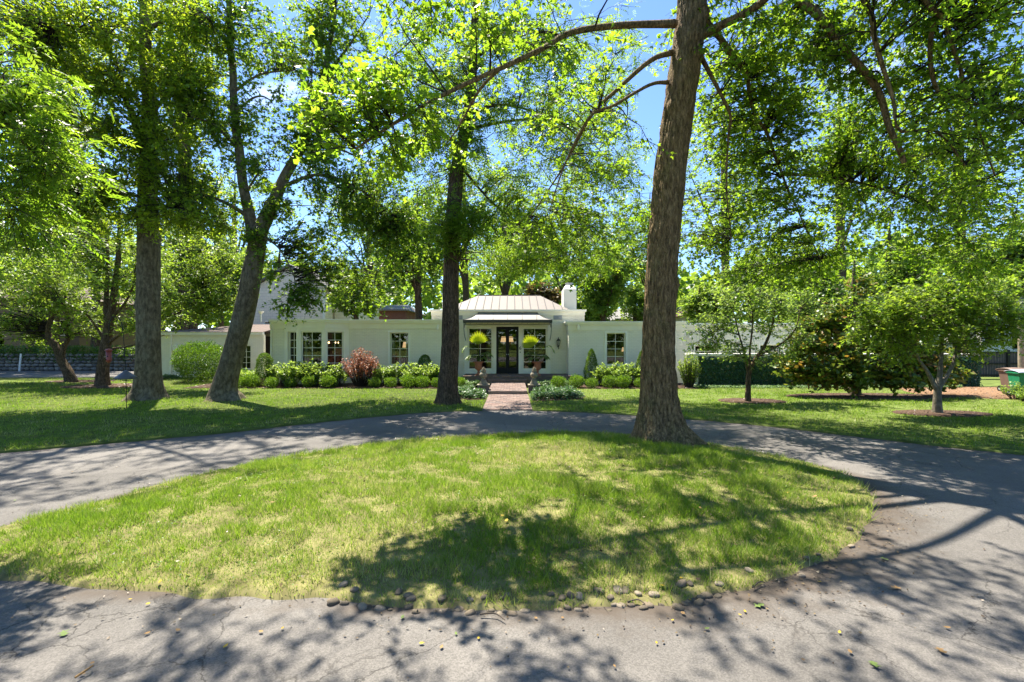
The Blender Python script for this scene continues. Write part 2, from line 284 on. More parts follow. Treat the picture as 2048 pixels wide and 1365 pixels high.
# ------------------------------------------------------------------ object helpers
def link(o, parent=None):
    COL.objects.link(o)
    if parent is not None: o.parent = parent
    return o
def tag(o, label=None, cat=None, group=None, kind=None):
    if label: o['label'] = label
    if cat: o['category'] = cat
    if group: o['group'] = group
    if kind: o['kind'] = kind
    return o
def thing(name, label, cat, loc=(0, 0, 0), group=None, rz=0):
    o = bpy.data.objects.new(name, None); o.empty_display_size = .2; o.location = loc; o.rotation_euler = (0, 0, rz); link(o)
    ORG[o.name] = np.array(loc, float); return tag(o, label, cat, group)
def org(parent):
    while parent is not None:
        if parent.name in ORG: return ORG[parent.name]
        parent = parent.parent
    return np.zeros(3)
def mkmesh(name, V, tris=None, quads=None, mat=None, attr=None, smooth=False, polys=None):
    V = np.asarray(V, np.float32).reshape(-1, 3); me = bpy.data.meshes.new(name)
    me.vertices.add(len(V)); me.vertices.foreach_set('co', V.ravel())
    parts = []; starts = []; n = 0
    for A, k in ((tris, 3), (quads, 4)):
        if A is not None and len(A):
            A = np.asarray(A, np.int32).reshape(-1, k); parts.append(A.ravel()); starts.append(n+np.arange(len(A), dtype=np.int32)*k); n += A.size
    if polys:
        for p in polys: parts.append(np.array(p, np.int32)); starts.append(np.array([n], np.int32)); n += len(p)
    li = np.concatenate(parts); ls = np.concatenate(starts)
    me.loops.add(len(li)); me.loops.foreach_set('vertex_index', li)
    me.polygons.add(len(ls)); me.polygons.foreach_set('loop_start', ls)
    if smooth: me.polygons.foreach_set('use_smooth', np.ones(len(ls), bool))
    if attr is not None:
        a = me.attributes.new('v', 'FLOAT', 'FACE'); a.data.foreach_set('value', np.asarray(attr, np.float32))
    me.update(calc_edges=True)
    if mat is not None: me.materials.append(mat)
    return me
def mesh_obj(name, me, parent=None): return link(bpy.data.objects.new(name, me), parent)

class MB:
    def __init__(s): s.v = []; s.f = []
    def add(s, vs, fs):
        b = len(s.v); s.v += [tuple(map(float, p)) for p in vs]; s.f += [tuple(b+i for i in f) for f in fs]; return s
    def hexa(s, p): return s.add(p, [(0, 3, 2, 1), (4, 5, 6, 7), (0, 1, 5, 4), (1, 2, 6, 5), (2, 3, 7, 6), (3, 0, 4, 7)])
    def box(s, x0, x1, y0, y1, z0, z1): return s.hexa([(x0, y0, z0), (x1, y0, z0), (x1, y1, z0), (x0, y1, z0), (x0, y0, z1), (x1, y0, z1), (x1, y1, z1), (x0, y1, z1)])
    def prism(s, poly, z0, z1):
        n = len(poly); return s.add([(p[0], p[1], z0) for p in poly]+[(p[0], p[1], z1) for p in poly], [tuple(range(n-1, -1, -1)), tuple(range(n, 2*n))]+[(i, (i+1) % n, n+(i+1) % n, n+i) for i in range(n)])
    def tube(s, pts, r, n=8, cap=True):
        pts = np.asarray(pts, float); r = np.broadcast_to(r, (len(pts),)); tg = nrm(np.gradient(pts, axis=0)); ref = np.array([1, 0, 0]) if abs(tg[0][2]) > .8 else UP
        vs = []
        for p, q, t in zip(pts, r, tg):
            a = nrm(np.cross(t, ref)); b = np.cross(t, a)
            for k in range(n): vs.append(p+q*(math.cos(2*math.pi*k/n)*a+math.sin(2*math.pi*k/n)*b))
        m = len(pts); fs = [(i*n+k, i*n+(k+1) % n, (i+1)*n+(k+1) % n, (i+1)*n+k) for i in range(m-1) for k in range(n)]
        if cap: fs += [tuple(range(n-1, -1, -1)), tuple((m-1)*n+k for k in range(n))]
        return s.add(vs, fs)
    def lathe(s, prof, n=20, c=(0, 0, 0), sq=False):
        vs = []
        for r, z in prof:
            for k in range(n):
                a = 2*math.pi*(k+.5)/n; vs.append((c[0]+r*math.cos(a), c[1]+r*math.sin(a), c[2]+z))
        m = len(prof); fs = [(i*n+k, i*n+(k+1) % n, (i+1)*n+(k+1) % n, (i+1)*n+k) for i in range(m-1) for k in range(n)]
        fs += [tuple(range(n-1, -1, -1)), tuple((m-1)*n+k for k in range(n))]
        return s.add(vs, fs)
    def build(s, name, mat, parent=None, smooth=False, bevel=0):
        o = org(parent); me = bpy.data.meshes.new(name); me.from_pydata([tuple(np.array(p)-o) for p in s.v], [], s.f); me.update()
        me.materials.append(mat)
        if smooth: me.polygons.foreach_set('use_smooth', np.ones(len(me.polygons), bool))
        ob = mesh_obj(name, me, parent)
        if bevel:
            bm = ob.modifiers.new('bevel', 'BEVEL'); bm.width = bevel; bm.segments = 2; bm.limit_method = 'ANGLE'
        return ob
def box(name, m, parent, *a, bevel=0): return MB().box(*a).build(name, m, parent, bevel=bevel)

# leaves ------------------------------------------------------------
def fan(outline, c=(0, .45, .03)):
    v = [c]+[(x, y, -abs(x)*.22) for x, y in outline]; n = len(outline)
    return np.array(v, float), np.array([(0, 1+i, 1+(i+1) % n) for i in range(n)])
S_KITE = (np.array([(0, 0, 0), (.27, .42, -.07), (0, 1, -.03), (-.27, .42, -.07)], float), np.array([(0, 1, 2), (0, 2, 3)]))
S_LANCE = (np.array([(0, 0, 0), (.16, .4, -.04), (0, 1, -.05), (-.16, .4, -.04)], float), np.array([(0, 1, 2), (0, 2, 3)]))
def hexleaf(o): return np.array([(x, y, -abs(x)*.25) for x, y in o], float), np.array([(0, 1, 2), (0, 2, 4), (2, 3, 4), (0, 4, 5)])
S_OVAL = hexleaf([(0, 0), (.24, .22), (.3, .55), (0, 1), (-.3, .55), (-.24, .22)])
S_OAK = fan([(0, 0), (.10, .26), (.46, .36), (.13, .52), (.33, .85), (0, 1.08), (-.33, .85), (-.13, .52), (-.46, .36), (-.10, .26)])
S_MAPLE = hexleaf([(0, 0), (.47, .36), (.15, .5), (0, 1.02), (-.15, .5), (-.47, .36)])
def leaf_arrays(P, D, N, S, shape):
    sv, st = shape; D = nrm(D); X = nrm(np.cross(D, N)); Nn = np.cross(X, D); S = np.broadcast_to(S, (len(P),))[:, None, None]
    V = P[:, None, :]+S*(sv[None, :, 0:1]*X[:, None, :]+sv[None, :, 1:2]*D[:, None, :]+sv[None, :, 2:3]*Nn[:, None, :])
    T = st[None]+(np.arange(len(P))*len(sv))[:, None, None]
    return V.reshape(-1, 3), T.reshape(-1, 3), len(st)
def leaf_obj(name, P, D, N, S, shape, m, parent, v, kind='stuff'):
    V, T, k = leaf_arrays(P-org(parent), D, N, S, shape)
    o = mesh_obj(name, mkmesh(name, V, tris=T, mat=m, attr=np.repeat(np.clip(v, 0, 1), k)), parent)
    if kind: o['kind'] = kind
    return o
def tubes(P, R, n=3):
    """batch of M tubes with K points each"""
    M, K, _ = P.shape; tg = nrm(np.gradient(P, axis=1)); ref = np.where(np.abs(tg[:, :1, 2:3]) > .85, np.array([1., 0, 0]), UP)
    a = nrm(np.cross(tg, np.broadcast_to(ref, tg.shape))); b = np.cross(tg, a); ang = 2*np.pi*np.arange(n)/n
    V = P[:, :, None]+R[:, :, None, None]*(np.cos(ang)[None, None, :, None]*a[:, :, None]+np.sin(ang)[None, None, :, None]*b[:, :, None])
    i = np.arange(K-1)[:, None]*n; k = np.arange(n)[None]; k2 = (k+1) % n
    q = np.stack([i+k, i+k2, i+n+k2, i+n+k], -1).reshape(-1, 4)
    Q = q[None]+(np.arange(M)*K*n)[:, None, None]
    return V.reshape(-1, 3), Q.reshape(-1, 4)
def join(parts):
    V = []; Q = []; b = 0
    for v, q in parts: V.append(v); Q.append(q+b); b += len(v)
    return np.concatenate(V), np.concatenate(Q)
def trunk_mesh(path, rad, nseg, nring, flare=0.0, fl_h=.35, lobes=5, ridge=.0, rk=9, rz=2.2, seed=0, bumps=0):
    """swept trunk with buttressed foot and furrowed bark"""
    C = catmull(path, nring); R = np.interp(np.linspace(0, 1, nring), np.linspace(0, 1, len(rad)), rad)
    tg = nrm(np.gradient(C, axis=0)); a = nrm(np.cross(tg, np.array([0, 1., 0]))); b = np.cross(tg, a)
    th = 2*np.pi*np.arange(nseg)/nseg; h = C[:, 2]-C[0, 2]
    r = np.repeat(R[:, None], nseg, 1)
    rng = np.random.default_rng(seed); ph = rng.uniform(0, 6.28, 4)
    lob = .55+.45*np.cos(lobes*th+ph[0]+.8*np.sin(2*th+ph[1]))
    r = r*(1+flare*np.exp(-h/fl_h)[:, None]*(.45+.75*lob[None]))
    r = r*(1+.05*np.cos(3*th[None]+h[:, None]*.5+ph[2]))
    if ridge:
        p = np.stack(np.broadcast_arrays(np.cos(th)[None]*rk*.5, np.sin(th)[None]*rk*.5, h[:, None]*rz), -1)
        n1 = vnoise(p+seed*3.1); n2 = vnoise(p*2.1+7)
        r = r+ridge*(np.abs(n1-.5)*2+.5*np.abs(n2-.5)*2-.6)
    if bumps:
        for _ in range(bumps):
            t0 = rng.uniform(0, 6.28); h0 = rng.uniform(1.2, h.max()*.95); d2 = (np.angle(np.exp(1j*(th-t0)))*R.mean()*1.0)**2
            r = r+.07*np.exp(-d2[None]/.012-((h-h0)**2)[:, None]/.012)
    V = C[:, None]+r[..., None]*(np.cos(th)[None, :, None]*a[:, None]+np.sin(th)[None, :, None]*b[:, None])
    i = np.arange(nring-1)[:, None]*nseg; k = np.arange(nseg)[None]; k2 = (k+1) % nseg
    return V.reshape(-1, 3), np.stack([i+k, i+k2, i+nseg+k2, i+nseg+k], -1).reshape(-1, 4), C, R

def tree(name, label, cat, trunk, trad, limbs, blobs, bark, leafm, twigm, lsize, shape, ntw=9, nl=12, seed=1, tl=.6, droop=.25, arch=.12,
         nseg=28, nring=60, flare=.5, fl_h=.3, lobes=5, ridge=.02, rk=9, rz=2.2, bumps=0, group=None, sides=3, compound=0, upbias=1.0, twr=.006, minh=.25, reach=1.0, extra=None, spread_n=1.9, spread_r=1.28, far_shape=None, flat=.55, vbias=0.):
    """trunk/limbs: traced centre lines; blobs: (centre, (rx,ry,rz), number of boughs) where the crown has foliage.
    Every bough grows from the nearest limb, carries twigs, every twig carries leaves."""
    rng = np.random.default_rng(seed); loc = np.array(trunk[0], float); loc[2] = 0
    t = thing(name, label, cat, tuple(loc), group)
    V, Q, C, R = trunk_mesh(trunk, trad, nseg, nring, flare, fl_h, lobes, ridge, rk, rz, seed, bumps)
    mesh_obj('trunk', mkmesh('trunk', V-loc, quads=Q, mat=bark, smooth=True), t)
    k0 = int(nring*minh); nodes = [C[k0:]]; nr = [R[k0:]]
    for pts, r0, r1 in limbs:
        sd = 9 if twr < .01 else 5; c = catmull(pts, 26); rr = np.linspace(r0, r1, 26)*(1+.25*np.exp(-np.arange(26)/1.5))
        c = c+(vnoise(c*1.7+seed)[:, None]-.5)*np.array([.1, .1, .12])*np.linspace(0, 1, 26)[:, None]
        v, q = tubes(c[None][:, ::1 if sd == 9 else 3], rr[None][:, ::1 if sd == 9 else 3], sd); mesh_obj('limb', mkmesh('limb', v-loc, quads=q, mat=bark, smooth=True), t)
        nodes.append(c[5:]); nr.append(rr[5:])
    N = np.concatenate(nodes); NR = np.concatenate(nr)
    T = []; ntw = max(3, int(round(ntw*.6)))
    for c, rad, n in blobs:
        n = int(n*spread_n); u = nrm(rng.normal(size=(n, 3)))*(rng.uniform(0, 1, (n, 1))**.36); T.append(np.array(c)+u*np.array(rad)*spread_r)
    T = np.concatenate(T); n = len(T)
    d = np.linalg.norm(T[:, None]-N[None], axis=2)+.5*np.maximum(0, N[None, :, 2]-T[:, None, 2])*(reach)
    j = d.argmin(1); p0 = N[j]; Ld = np.linalg.norm(T-p0, axis=1, keepdims=True)
    p1 = (p0+T)*.5+UP*arch*Ld+rng.normal(size=(n, 3))*.13*Ld
    K = 6; s = np.linspace(0, 1, K)[None, :, None]
    B = (1-s)**2*p0[:, None]+2*s*(1-s)*p1[:, None]+s**2*T[:, None]+rng.normal(size=(n, K, 3))*.02*Ld[:, None]*np.sin(np.pi*s)
    r0 = np.minimum(NR[j]*.6, .008+.009*Ld[:, 0]); BR = np.maximum(r0[:, None]*(1-.85*s[..., 0]), twr*.8)
    parts = [tubes(B[:, ::1 if twr < .01 else 5], BR[:, ::1 if twr < .01 else 5], 3)]
    # twigs
    ti = np.repeat(np.arange(n), ntw); m = len(ti); tt = rng.uniform(0, 1, m)**.7
    lo = np.clip(1-1.7/np.maximum(Ld[ti, 0], .3), .15, .7); tt = lo+(1-lo)*tt
    x = tt*(K-1); k = np.minimum(x.astype(int), K-2); f = (x-k)[:, None]
    b0 = B[ti, k]*(1-f)+B[ti, k+1]*f; bd = nrm(B[ti, k+1]-B[ti, k])
    td = nrm(bd*.6+rng.normal(size=(m, 3))*np.array([1, 1, flat])*.75-UP*droop); ln = tl*rng.uniform(.45, 1.1, (m, 1))
    s4 = np.linspace(0, 1, 3)[None, :, None]
    TW = b0[:, None]+td[:, None]*ln[:, None]*s4-UP*(droop*.5*ln[:, None]*s4**2)
    if twr < .01: parts.append(tubes(TW[:, ::2], np.broadcast_to(np.array([1, .4])*twr, (m, 2)), sides))
    if extra: parts += extra
    v, q = join(parts); o = mesh_obj('branchwork', mkmesh('branchwork', v-loc, quads=q, mat=twigm), t); o['kind'] = 'stuff'
    # leaves
    li = np.repeat(np.arange(m), nl); M = len(li); lt = rng.uniform(.15, 1.05, (M, 1))
    P = b0[li]+td[li]*ln[li]*lt-UP*(droop*.5*ln[li]*lt**2)+rng.normal(size=(M, 3))*lsize*.25
    D = nrm(td[li]*.5+rng.normal(size=(M, 3))*np.array([1, 1, .5])-UP*.25); Nn = nrm(UP*upbias+rng.normal(size=(M, 3))*.55)
    cl = rng.normal(size=n)*.18; vv = .45+vbias+cl[ti[li]]+rng.normal(size=M)*.2
    S = lsize*rng.uniform(.45, 1.2, M)
    if compound:
        kk = compound; u = np.repeat(np.arange(M), kk); a = np.tile(np.arange(kk), M); side = np.where(a % 2 == 0, 1., -1.); side[a == kk-1] = 0
        al = ((a//2)+1)/(kk//2+1.)
        X = nrm(np.cross(D, Nn)); rl = S*2.6
        P2 = P[u]+D[u]*(al*rl[u])[:, None]-UP*(.25*rl[u]*al**2)[:, None]
        D2 = nrm(D[u]*.75+X[u]*side[:, None]*.9-UP*.2); P, D, Nn, S, vv = P2, D2, nrm(Nn[u]+rng.normal(size=(len(u), 3))*.2), S[u], vv[u]
    if far_shape is not None:      # leaves far from the viewer need fewer corners: one crown, two leaf outlines
        nr_ = np.linalg.norm(P-np.array((0, 0, H)), axis=1) < 8.6
        a, b_ = leaf_arrays(P[nr_]-loc, D[nr_], Nn[nr_], S[nr_], shape), leaf_arrays(P[~nr_]-loc, D[~nr_], Nn[~nr_], S[~nr_], far_shape)
        o = mesh_obj('crown', mkmesh('crown', np.vstack([a[0], b_[0]]), tris=np.vstack([a[1], b_[1]+len(a[0])]), mat=leafm, attr=np.r_[np.repeat(np.clip(vv[nr_], 0, 1), a[2]), np.repeat(np.clip(vv[~nr_], 0, 1), b_[2])]), t); o['kind'] = 'stuff'
    else: leaf_obj('crown', P, D, Nn, S, shape, leafm, t, vv)
    return t

def ordinal(k): return ['first', 'second', 'third', 'fourth', 'fifth', 'sixth', 'seventh', 'eighth', 'ninth', 'tenth', 'eleventh', 'twelfth'][k]
# ================================================================== GROUND, DRIVEWAY, LAWNS
def structure(o): o['kind'] = 'structure'; return o
# outline of the turf island (on the ground plane, metres)
ISL_PX = [(200, 1003), (400, 950), (600, 910), (800, 882), (1024, 868), (1150, 865), (1250, 870), (1400, 885), (1550, 912), (1680, 945), (1745, 985), (1752, 1015),
          (1738, 1050), (1720, 1080), (1650, 1125), (1500, 1175), (1300, 1210), (1100, 1222), (900, 1222), (750, 1215), (600, 1200), (400, 1195), (200, 1180), (0, 1158)]
ISL0 = [gr(*p)[:2] for p in ISL_PX]+[np.array((-5.35, 4.35)), np.array((-5.85, 4.85)), gr(0, 1055)[:2]]
def closed_smooth(pts, n):
    p = np.array(pts); q = catmull(np.vstack([p[-2:], p, p[:3]]), 8*n)
    seg = q[int(8*n*2/(len(p)+4)):int(8*n*(len(p)+2)/(len(p)+4))]
    dl = np.r_[0, np.cumsum(np.linalg.norm(np.diff(np.vstack([seg, seg[:1]]), axis=0), axis=1))]
    s = np.linspace(0, dl[-1], n, endpoint=False); S = np.vstack([seg, seg[:1]])
    return np.stack([np.interp(s, dl, S[:, 0]), np.interp(s, dl, S[:, 1])], 1)
ISL = closed_smooth(ISL0, 220)
wob = (fbm(np.c_[ISL*3.1, np.zeros(len(ISL))])-.5)[:, None]; ctr = ISL.mean(0)
ISL = ISL+nrm(ISL-ctr)*wob*.16
OUT_PX = [(0, 905), (200, 888), (450, 865), (700, 838), (850, 825), (968, 822)]
OUTL = np.array([(-34, 1.5), (-22, 4.0), (-15, 6.6), (-11.8, 8.1)]+[tuple(gr(*p)[:2]) for p in OUT_PX[:-1]]+[(-.90, 14.35)])
OUTR = np.array([(.62, 14.35)]+[tuple(gr(*p)[:2]) for p in [(1200, 826), (1420, 842), (1600, 860), (1800, 882), (2048, 910)]]+[(12.2, 7.3), (16, 4.6), (22, 1.5), (34, -2)])
def wavy(line, n, a=.09, seed=0.):
    q = catmull(line, n); t = nrm(np.gradient(q, axis=0)); nn = np.c_[-t[:, 1], t[:, 0]]
    return q+nn*((fbm(np.c_[q*2.3, np.full(len(q), seed)])-.5)*2*a)[:, None]
OUTL = wavy(OUTL, 150); OUTR = wavy(OUTR, 150, seed=4.); OUTL[-1] = (-.9, 14.35); OUTR[0] = (.62, 14.35)
LAWN_L = np.vstack([OUTL, [(-.9, 20.95), (-13.2, 21.0), (-14.0, 24.2), (-14.2, 26.9), (-34, 26.9)]])
LAWN_R = np.vstack([OUTR[::-1], [(.62, 20.95), (8.0, 20.9), (8.2, 21.2), (22, 21.3), (34, 21.0)][0:5]])

g = structure(MB().add([(-900, -300, -.06), (900, -300, -.06), (900, 1500, -.06), (-900, 1500, -.06)], [(0, 1, 2, 3)]).build('ground', M_LSOIL))
# asphalt sheet, fine enough to carry the silt mark along the turf edges
gx = np.r_[np.arange(-40, -10, 1.), np.arange(-10, 10, .2), np.arange(10, 40.1, 1.)]; gy = np.r_[np.arange(-14, 2, 1.), np.arange(2, 16.7, .22)]; X, Y = np.meshgrid(gx, gy)
P = np.c_[X.ravel(), Y.ravel(), np.zeros(X.size)]; P[:, 2] = (fbm(np.c_[P[:, :2]*.5, np.zeros(len(P))])-.5)*.03-.012
nx = len(gx); ii, jj = np.meshgrid(np.arange(nx-1), np.arange(len(gy)-1)); q0 = (jj*nx+ii).ravel()
me = mkmesh('driveway', P, quads=np.stack([q0, q0+1, q0+nx+1, q0+nx], 1), mat=M_ASPH, smooth=True)
dd = distpoly(P, ISL); rightness = .4+.6*sstep(-1.5, 3.5, P[:, 0]-.35*(P[:, 1]-4)); reach = .04+.42*rightness**2*sstep(9.5, 5.5, P[:, 1])
silt = np.exp(-(dd/np.maximum(reach, .1))**1.3)
d2 = np.minimum(distpoly(P, LAWN_L), distpoly(P, LAWN_R)); silt = np.maximum(silt, .75*np.exp(-(d2/.22)**1.4))
a = me.attributes.new('silt', 'FLOAT', 'POINT'); a.data.foreach_set('value', silt.astype(np.float32))
structure(mesh_obj('driveway', me))
# island: a low mound of turf
CTR = np.array((-.6, 7.2)); rings = np.r_[1.0, .985, .96, np.linspace(.92, .05, 18)]
def island_z(d): return .02+.15*sstep(0, 2.2, d)
V = []; n = len(ISL)
for r in rings:
    p = CTR+(ISL-CTR)*r; d = distpoly(p, ISL); z = island_z(d)+(0 if r < 1 else -.05); V.append(np.c_[p, np.broadcast_to(z, n)])
V = np.vstack(V); V[:, 2] += (fbm(np.c_[V[:, :2]*1.3, np.zeros(len(V))])-.5)*.03*sstep(0, .4, distpoly(V, ISL))
i = np.arange(len(rings)-1)[:, None]*n; k = np.arange(n)[None]; k2 = (k+1) % n
Q = np.stack([i+k, i+k2, i+n+k2, i+n+k], -1).reshape(-1, 4)
structure(mesh_obj('grass_island', mkmesh('grass_island', V, quads=Q, polys=[list((len(rings)-1)*n+np.arange(n))], mat=M_SOIL, smooth=True)))
def sheet(name, poly, z, m, skirt=.06):
    n = len(poly); V = np.vstack([np.c_[poly, np.full(n, z)], np.c_[poly, np.full(n, z-skirt)]])
    return structure(mesh_obj(name, mkmesh(name, V, quads=[(i, i+n, (i+1) % n+n, (i+1) % n) for i in range(n)], polys=[list(range(n))], mat=m)))
LZ = .025
sheet('front_lawn_left', LAWN_L, LZ, M_LSOIL); sheet('front_lawn_right', LAWN_R, LZ, M_LSOIL)
# planting beds of mulch
def bed(name, poly, z=.045, m=M_MULCH, w=.05):
    p = np.array(poly, float); q = []
    for a, b in zip(p, np.roll(p, -1, 0)):
        k = max(2, int(np.linalg.norm(b-a)/.25)); q += [a+(b-a)*s for s in np.linspace(0, 1, k, endpoint=False)]
    q = np.array(q); q = q+(np.c_[vnoise(np.c_[q*2.1, q[:, :1]*0]), vnoise(np.c_[q*2.1, q[:, :1]*0+9])]-.5)*w*2
    return sheet(name, q, z, m, .07), q
def oval(cx, cy, rx, ry, n=28): return [(cx+rx*math.cos(2*math.pi*i/n), cy+ry*math.sin(2*math.pi*i/n)) for i in range(n)]
BEDS = []
for nm, poly, m in [('mulch_bed_left', [(-14.4, 20.8), (-1.7, 20.6), (-1.7, 22.6), (-3, 23.6), (-15, 27.2)], M_MULCH),
                    ('mulch_bed_right', [(1.3, 20.6), (8.1, 20.5), (8.3, 23.6), (1.3, 22.6)], M_MULCH),
                    ('mulch_ring_dogwood', oval(8.25, 16.4, 1.15, .75), M_MULCH), ('mulch_ring_forked_tree', oval(12.3, 13.6, 1.35, .62), M_MULCH),
                    ('mulch_ring_dark_tree', oval(-18.6, 21.9, 1.9, 1.25), M_MULCH), ('mulch_ring_crooked_tree', oval(-22.2, 24.4, 1.7, .8), M_MULCH),
                    ('mulch_bed_magnolia', oval(13.4, 17.8, 3.1, 1.0), M_MULCH),
                    ('wood_chip_bed', [(15.8, 18.6), (17.2, 17.0), (20, 16.3), (30, 15.4), (30, 22), (17, 21.2)], M_CHIP),
                    ('mulch_bed_groundcover_left', [(-2.35, 16.9), (-.98, 16.7), (-.98, 19.9), (-2.3, 19.8)], M_MULCH),
                    ('mulch_bed_groundcover_right', [(.70, 16.3), (2.5, 16.9), (2.75, 17.8), (2.3, 19.2), (.7, 19.9)], M_MULCH)]:
    o, q = bed(nm, poly, m=m); BEDS.append(q)
rm = np.random.default_rng(41); Pm = []
for q in BEDS:
    lo, hi = q.min(0), q.max(0); k_ = int(np.prod(hi-lo)*150); p = rm.uniform(lo, hi, (k_, 2)); p = p[inpoly(p, q*1.0)]; Pm.append(p+rm.normal(size=p.shape)*.03)
Pm = np.vstack(Pm); k_ = len(Pm); M_CHIPS = leafmat('mulch_chip', [(0, (.025, .016, .011)), (.6, (.10, .065, .045)), (1, (.2, .14, .1))], [(0, (.02, .01, .01)), (1, (.05, .03, .02))], .05)
o = leaf_obj('mulch_chips', np.c_[Pm, np.full(k_, .048)], nrm(np.c_[rm.normal(size=(k_, 2)), rm.normal(size=k_)*.25]), nrm(np.c_[rm.normal(size=(k_, 2))*.5, np.ones(k_)]), rm.uniform(.025, .075, k_), (S_LANCE[0]*np.array([1.2, 1, 1]), S_LANCE[1]), M_CHIPS, None, rm.uniform(0, 1, k_)); tag(o, 'loose shredded bark chips over the planting beds', 'mulch', kind='stuff')
structure(MB().prism([(-60, 27.2), (-14.6, 27.2), (-14.6, 29.5), (-24, 33.2), (-60, 33.2)], -.05, .02).build('parking_court', M_ASPH))

# ================================================================== BRICK WALK AND STEPS
def brick_sheet(root, x0, x1, y0, y1, z, th, rng, bl=.235, bw=.117):
    protos = []
    for m in M_BRICK:
        b = MB().box(-bl/2+.005, bl/2-.005, -bw/2+.005, bw/2-.005, -th, 0); me = bpy.data.meshes.new('brick'); me.from_pydata(b.v, [], b.f); me.materials.append(m); protos.append(me)
    rows = int(round((y1-y0)/bw)); bw2 = (y1-y0)/rows
    for r in range(rows):
        y = y0+(r+.5)*bw2; x = x0-(bl/2 if r % 2 else 0)
        while x < x1-.03:
            a, b = max(x, x0), min(x+bl, x1)
            if b-a > .05:
                o = bpy.data.objects.new('brick', protos[rng.integers(4)]); o.location = np.array(((a+b)/2, y, z+rng.uniform(-.004, .004)))-org(root); o.scale = ((b-a)/bl, bw2/bw, 1); o.rotation_euler = (rng.normal()*.006, rng.normal()*.006, rng.normal()*.008); link(o, root)
            x += bl
rg = np.random.default_rng(3)
wk = structure(box('brick_walkway', M_MORT, None, -.9, .62, 14.36, 18.42, -.05, .026)); brick_sheet(wk, -.9, .62, 14.37, 18.40, .036, .03, rg)
wk2 = structure(box('brick_walkway_upper', M_MORT, None, -.93, .60, 18.44, 22.2, -.02, .146)); brick_sheet(wk2, -.93, .60, 18.45, 22.2, .157, .035, rg)
st = thing('entrance_steps', 'low red brick porch and two steps at the black front door', 'steps', (-.22, 22.6, 0))
def brick_course(root, x0, x1, y, z0, z1, rng, depth=.1, bl=.21):
    n = max(1, int(round((x1-x0)/bl))); w_ = (x1-x0)/n
    for i in range(n):
        b = MB().box(x0+i*w_+.004, x0+(i+1)*w_-.004, y-rng.uniform(0, .004), y+depth, z0, z1); b.build('brick', M_BRICK[rng.integers(4)], root)
def tread(x0, x1, y0, y1, z0, z1, nm):
    c = MB().box(x0+.01, x1-.01, y0+.02, y1, z0, z1-.012).build(nm, M_MORT, st)
    brick_course(c, x0, x1, y0, z1-.065, z1, rg, y1-y0-.02 if y1-y0 < .5 else .22); brick_course(c, x0, x1, y0+.006, z0+.01, z1-.073, rg, .09)
    return c
tread(-1.15, .70, 22.24, 22.62, .06, .295, 'step')
pc = tread(-2.35, 2.85, 22.62, 24.2, .02, .44, 'porch_floor')
for r in range(5): brick_course(pc, -2.34, 2.84, 22.86+r*.26, .40, .44, rg, .25, .23)

# ================================================================== HOUSE
def frame2(A, B):
    A = np.array(A, float); B = np.array(B, float); u = (B-A)/np.linalg.norm(B-A); return A, u, np.array((-u[1], u[0])), np.linalg.norm(B-A)   # n points to the back (left of A->B)
def wbox(mb, A, u, n, u0, u1, d0, d1, z0, z1):
    c = [A+u*a+n*b for a, b in ((u0, d0), (u1, d0), (u1, d1), (u0, d1))]
    mb.hexa([(p[0], p[1], z0) for p in c]+[(p[0], p[1], z1) for p in c])
def wall(name, m, parent, A, B, z0, z1, th=.22, holes=(), d0=0.0):
    A, u, n, Ln = frame2(A, B); mb = MB(); xs = sorted({0, Ln} | {x for h in holes for x in h[:2]})
    for a, b in zip(xs, xs[1:]):
        if b-a < 1e-4: continue
        hs = sorted([(h[2], h[3]) for h in holes if h[0] <= a+1e-5 and h[1] >= b-1e-5]); z = z0
        for c, d in hs+[(z1, z1)]:
            if c-z > 1e-3: wbox(mb, A, u, n, a, b, d0, d0+th, z, c)
            z = d
    return mb.build(name, m, parent)
PANES = {}
def window(parent, A, B, u0, u1, z0, z1, cols, rows, rec=.12, fr=.045, mun=.022, m=None, name='window', trim=0.0):
    m = m or M_TRIM; A, u, n, _ = frame2(A, B); mb = MB()
    for a, b, c, d in ((u0, u0+fr, z0, z1), (u1-fr, u1, z0, z1), (u0+fr, u1-fr, z0, z0+fr), (u0+fr, u1-fr, z1-fr, z1)): wbox(mb, A, u, n, a, b, rec, rec+.07, c, d)
    if trim:
        for a, b, c, d in ((u0-trim, u0, z0-trim*.4, z1+trim), (u1, u1+trim, z0-trim*.4, z1+trim), (u0, u1, z1, z1+trim)): wbox(mb, A, u, n, a, b, -.03, -.002, c, d)
    f = mb.build(name, m, parent)
    g = MB(); iu0, iu1, iz0, iz1 = u0+fr, u1-fr, z0+fr, z1-fr
    for i in range(1, cols): c = iu0+(iu1-iu0)*i/cols; wbox(g, A, u, n, c-mun/2, c+mun/2, rec+.012, rec+.05, iz0, iz1)
    for i in range(1, rows): c = iz0+(iz1-iz0)*i/rows; wbox(g, A, u, n, iu0, iu1, rec+.015, rec+.047, c-mun/2, c+mun/2)
    if cols*rows > 1: g.build('glazing_bars', m, f)
    for i in range(cols):
        for k in range(rows):
            a, b = iu0+(iu1-iu0)*i/cols, iu0+(iu1-iu0)*(i+1)/cols; c, d = iz0+(iz1-iz0)*k/rows, iz0+(iz1-iz0)*(k+1)/rows
            p = MB(); tl_ = rg.normal()*.0012; wbox(p, A, u, n, a, b, rec+.030+tl_, rec+.034+tl_, c, d); p.build('pane', M_GLASS, f)
    return f
def sill(parent, A, B, u0, u1, z):
    A, u, n, _ = frame2(A, B); mb = MB(); wbox(mb, A, u, n, u0-.06, u1+.06, -.06, .10, z-.07, z); mb.build('sill', M_TRIM, parent)
HS = thing('house', 'long low white painted brick house with flat wings and hipped metal roof centre', 'house', (-.3, 24.2, 0))
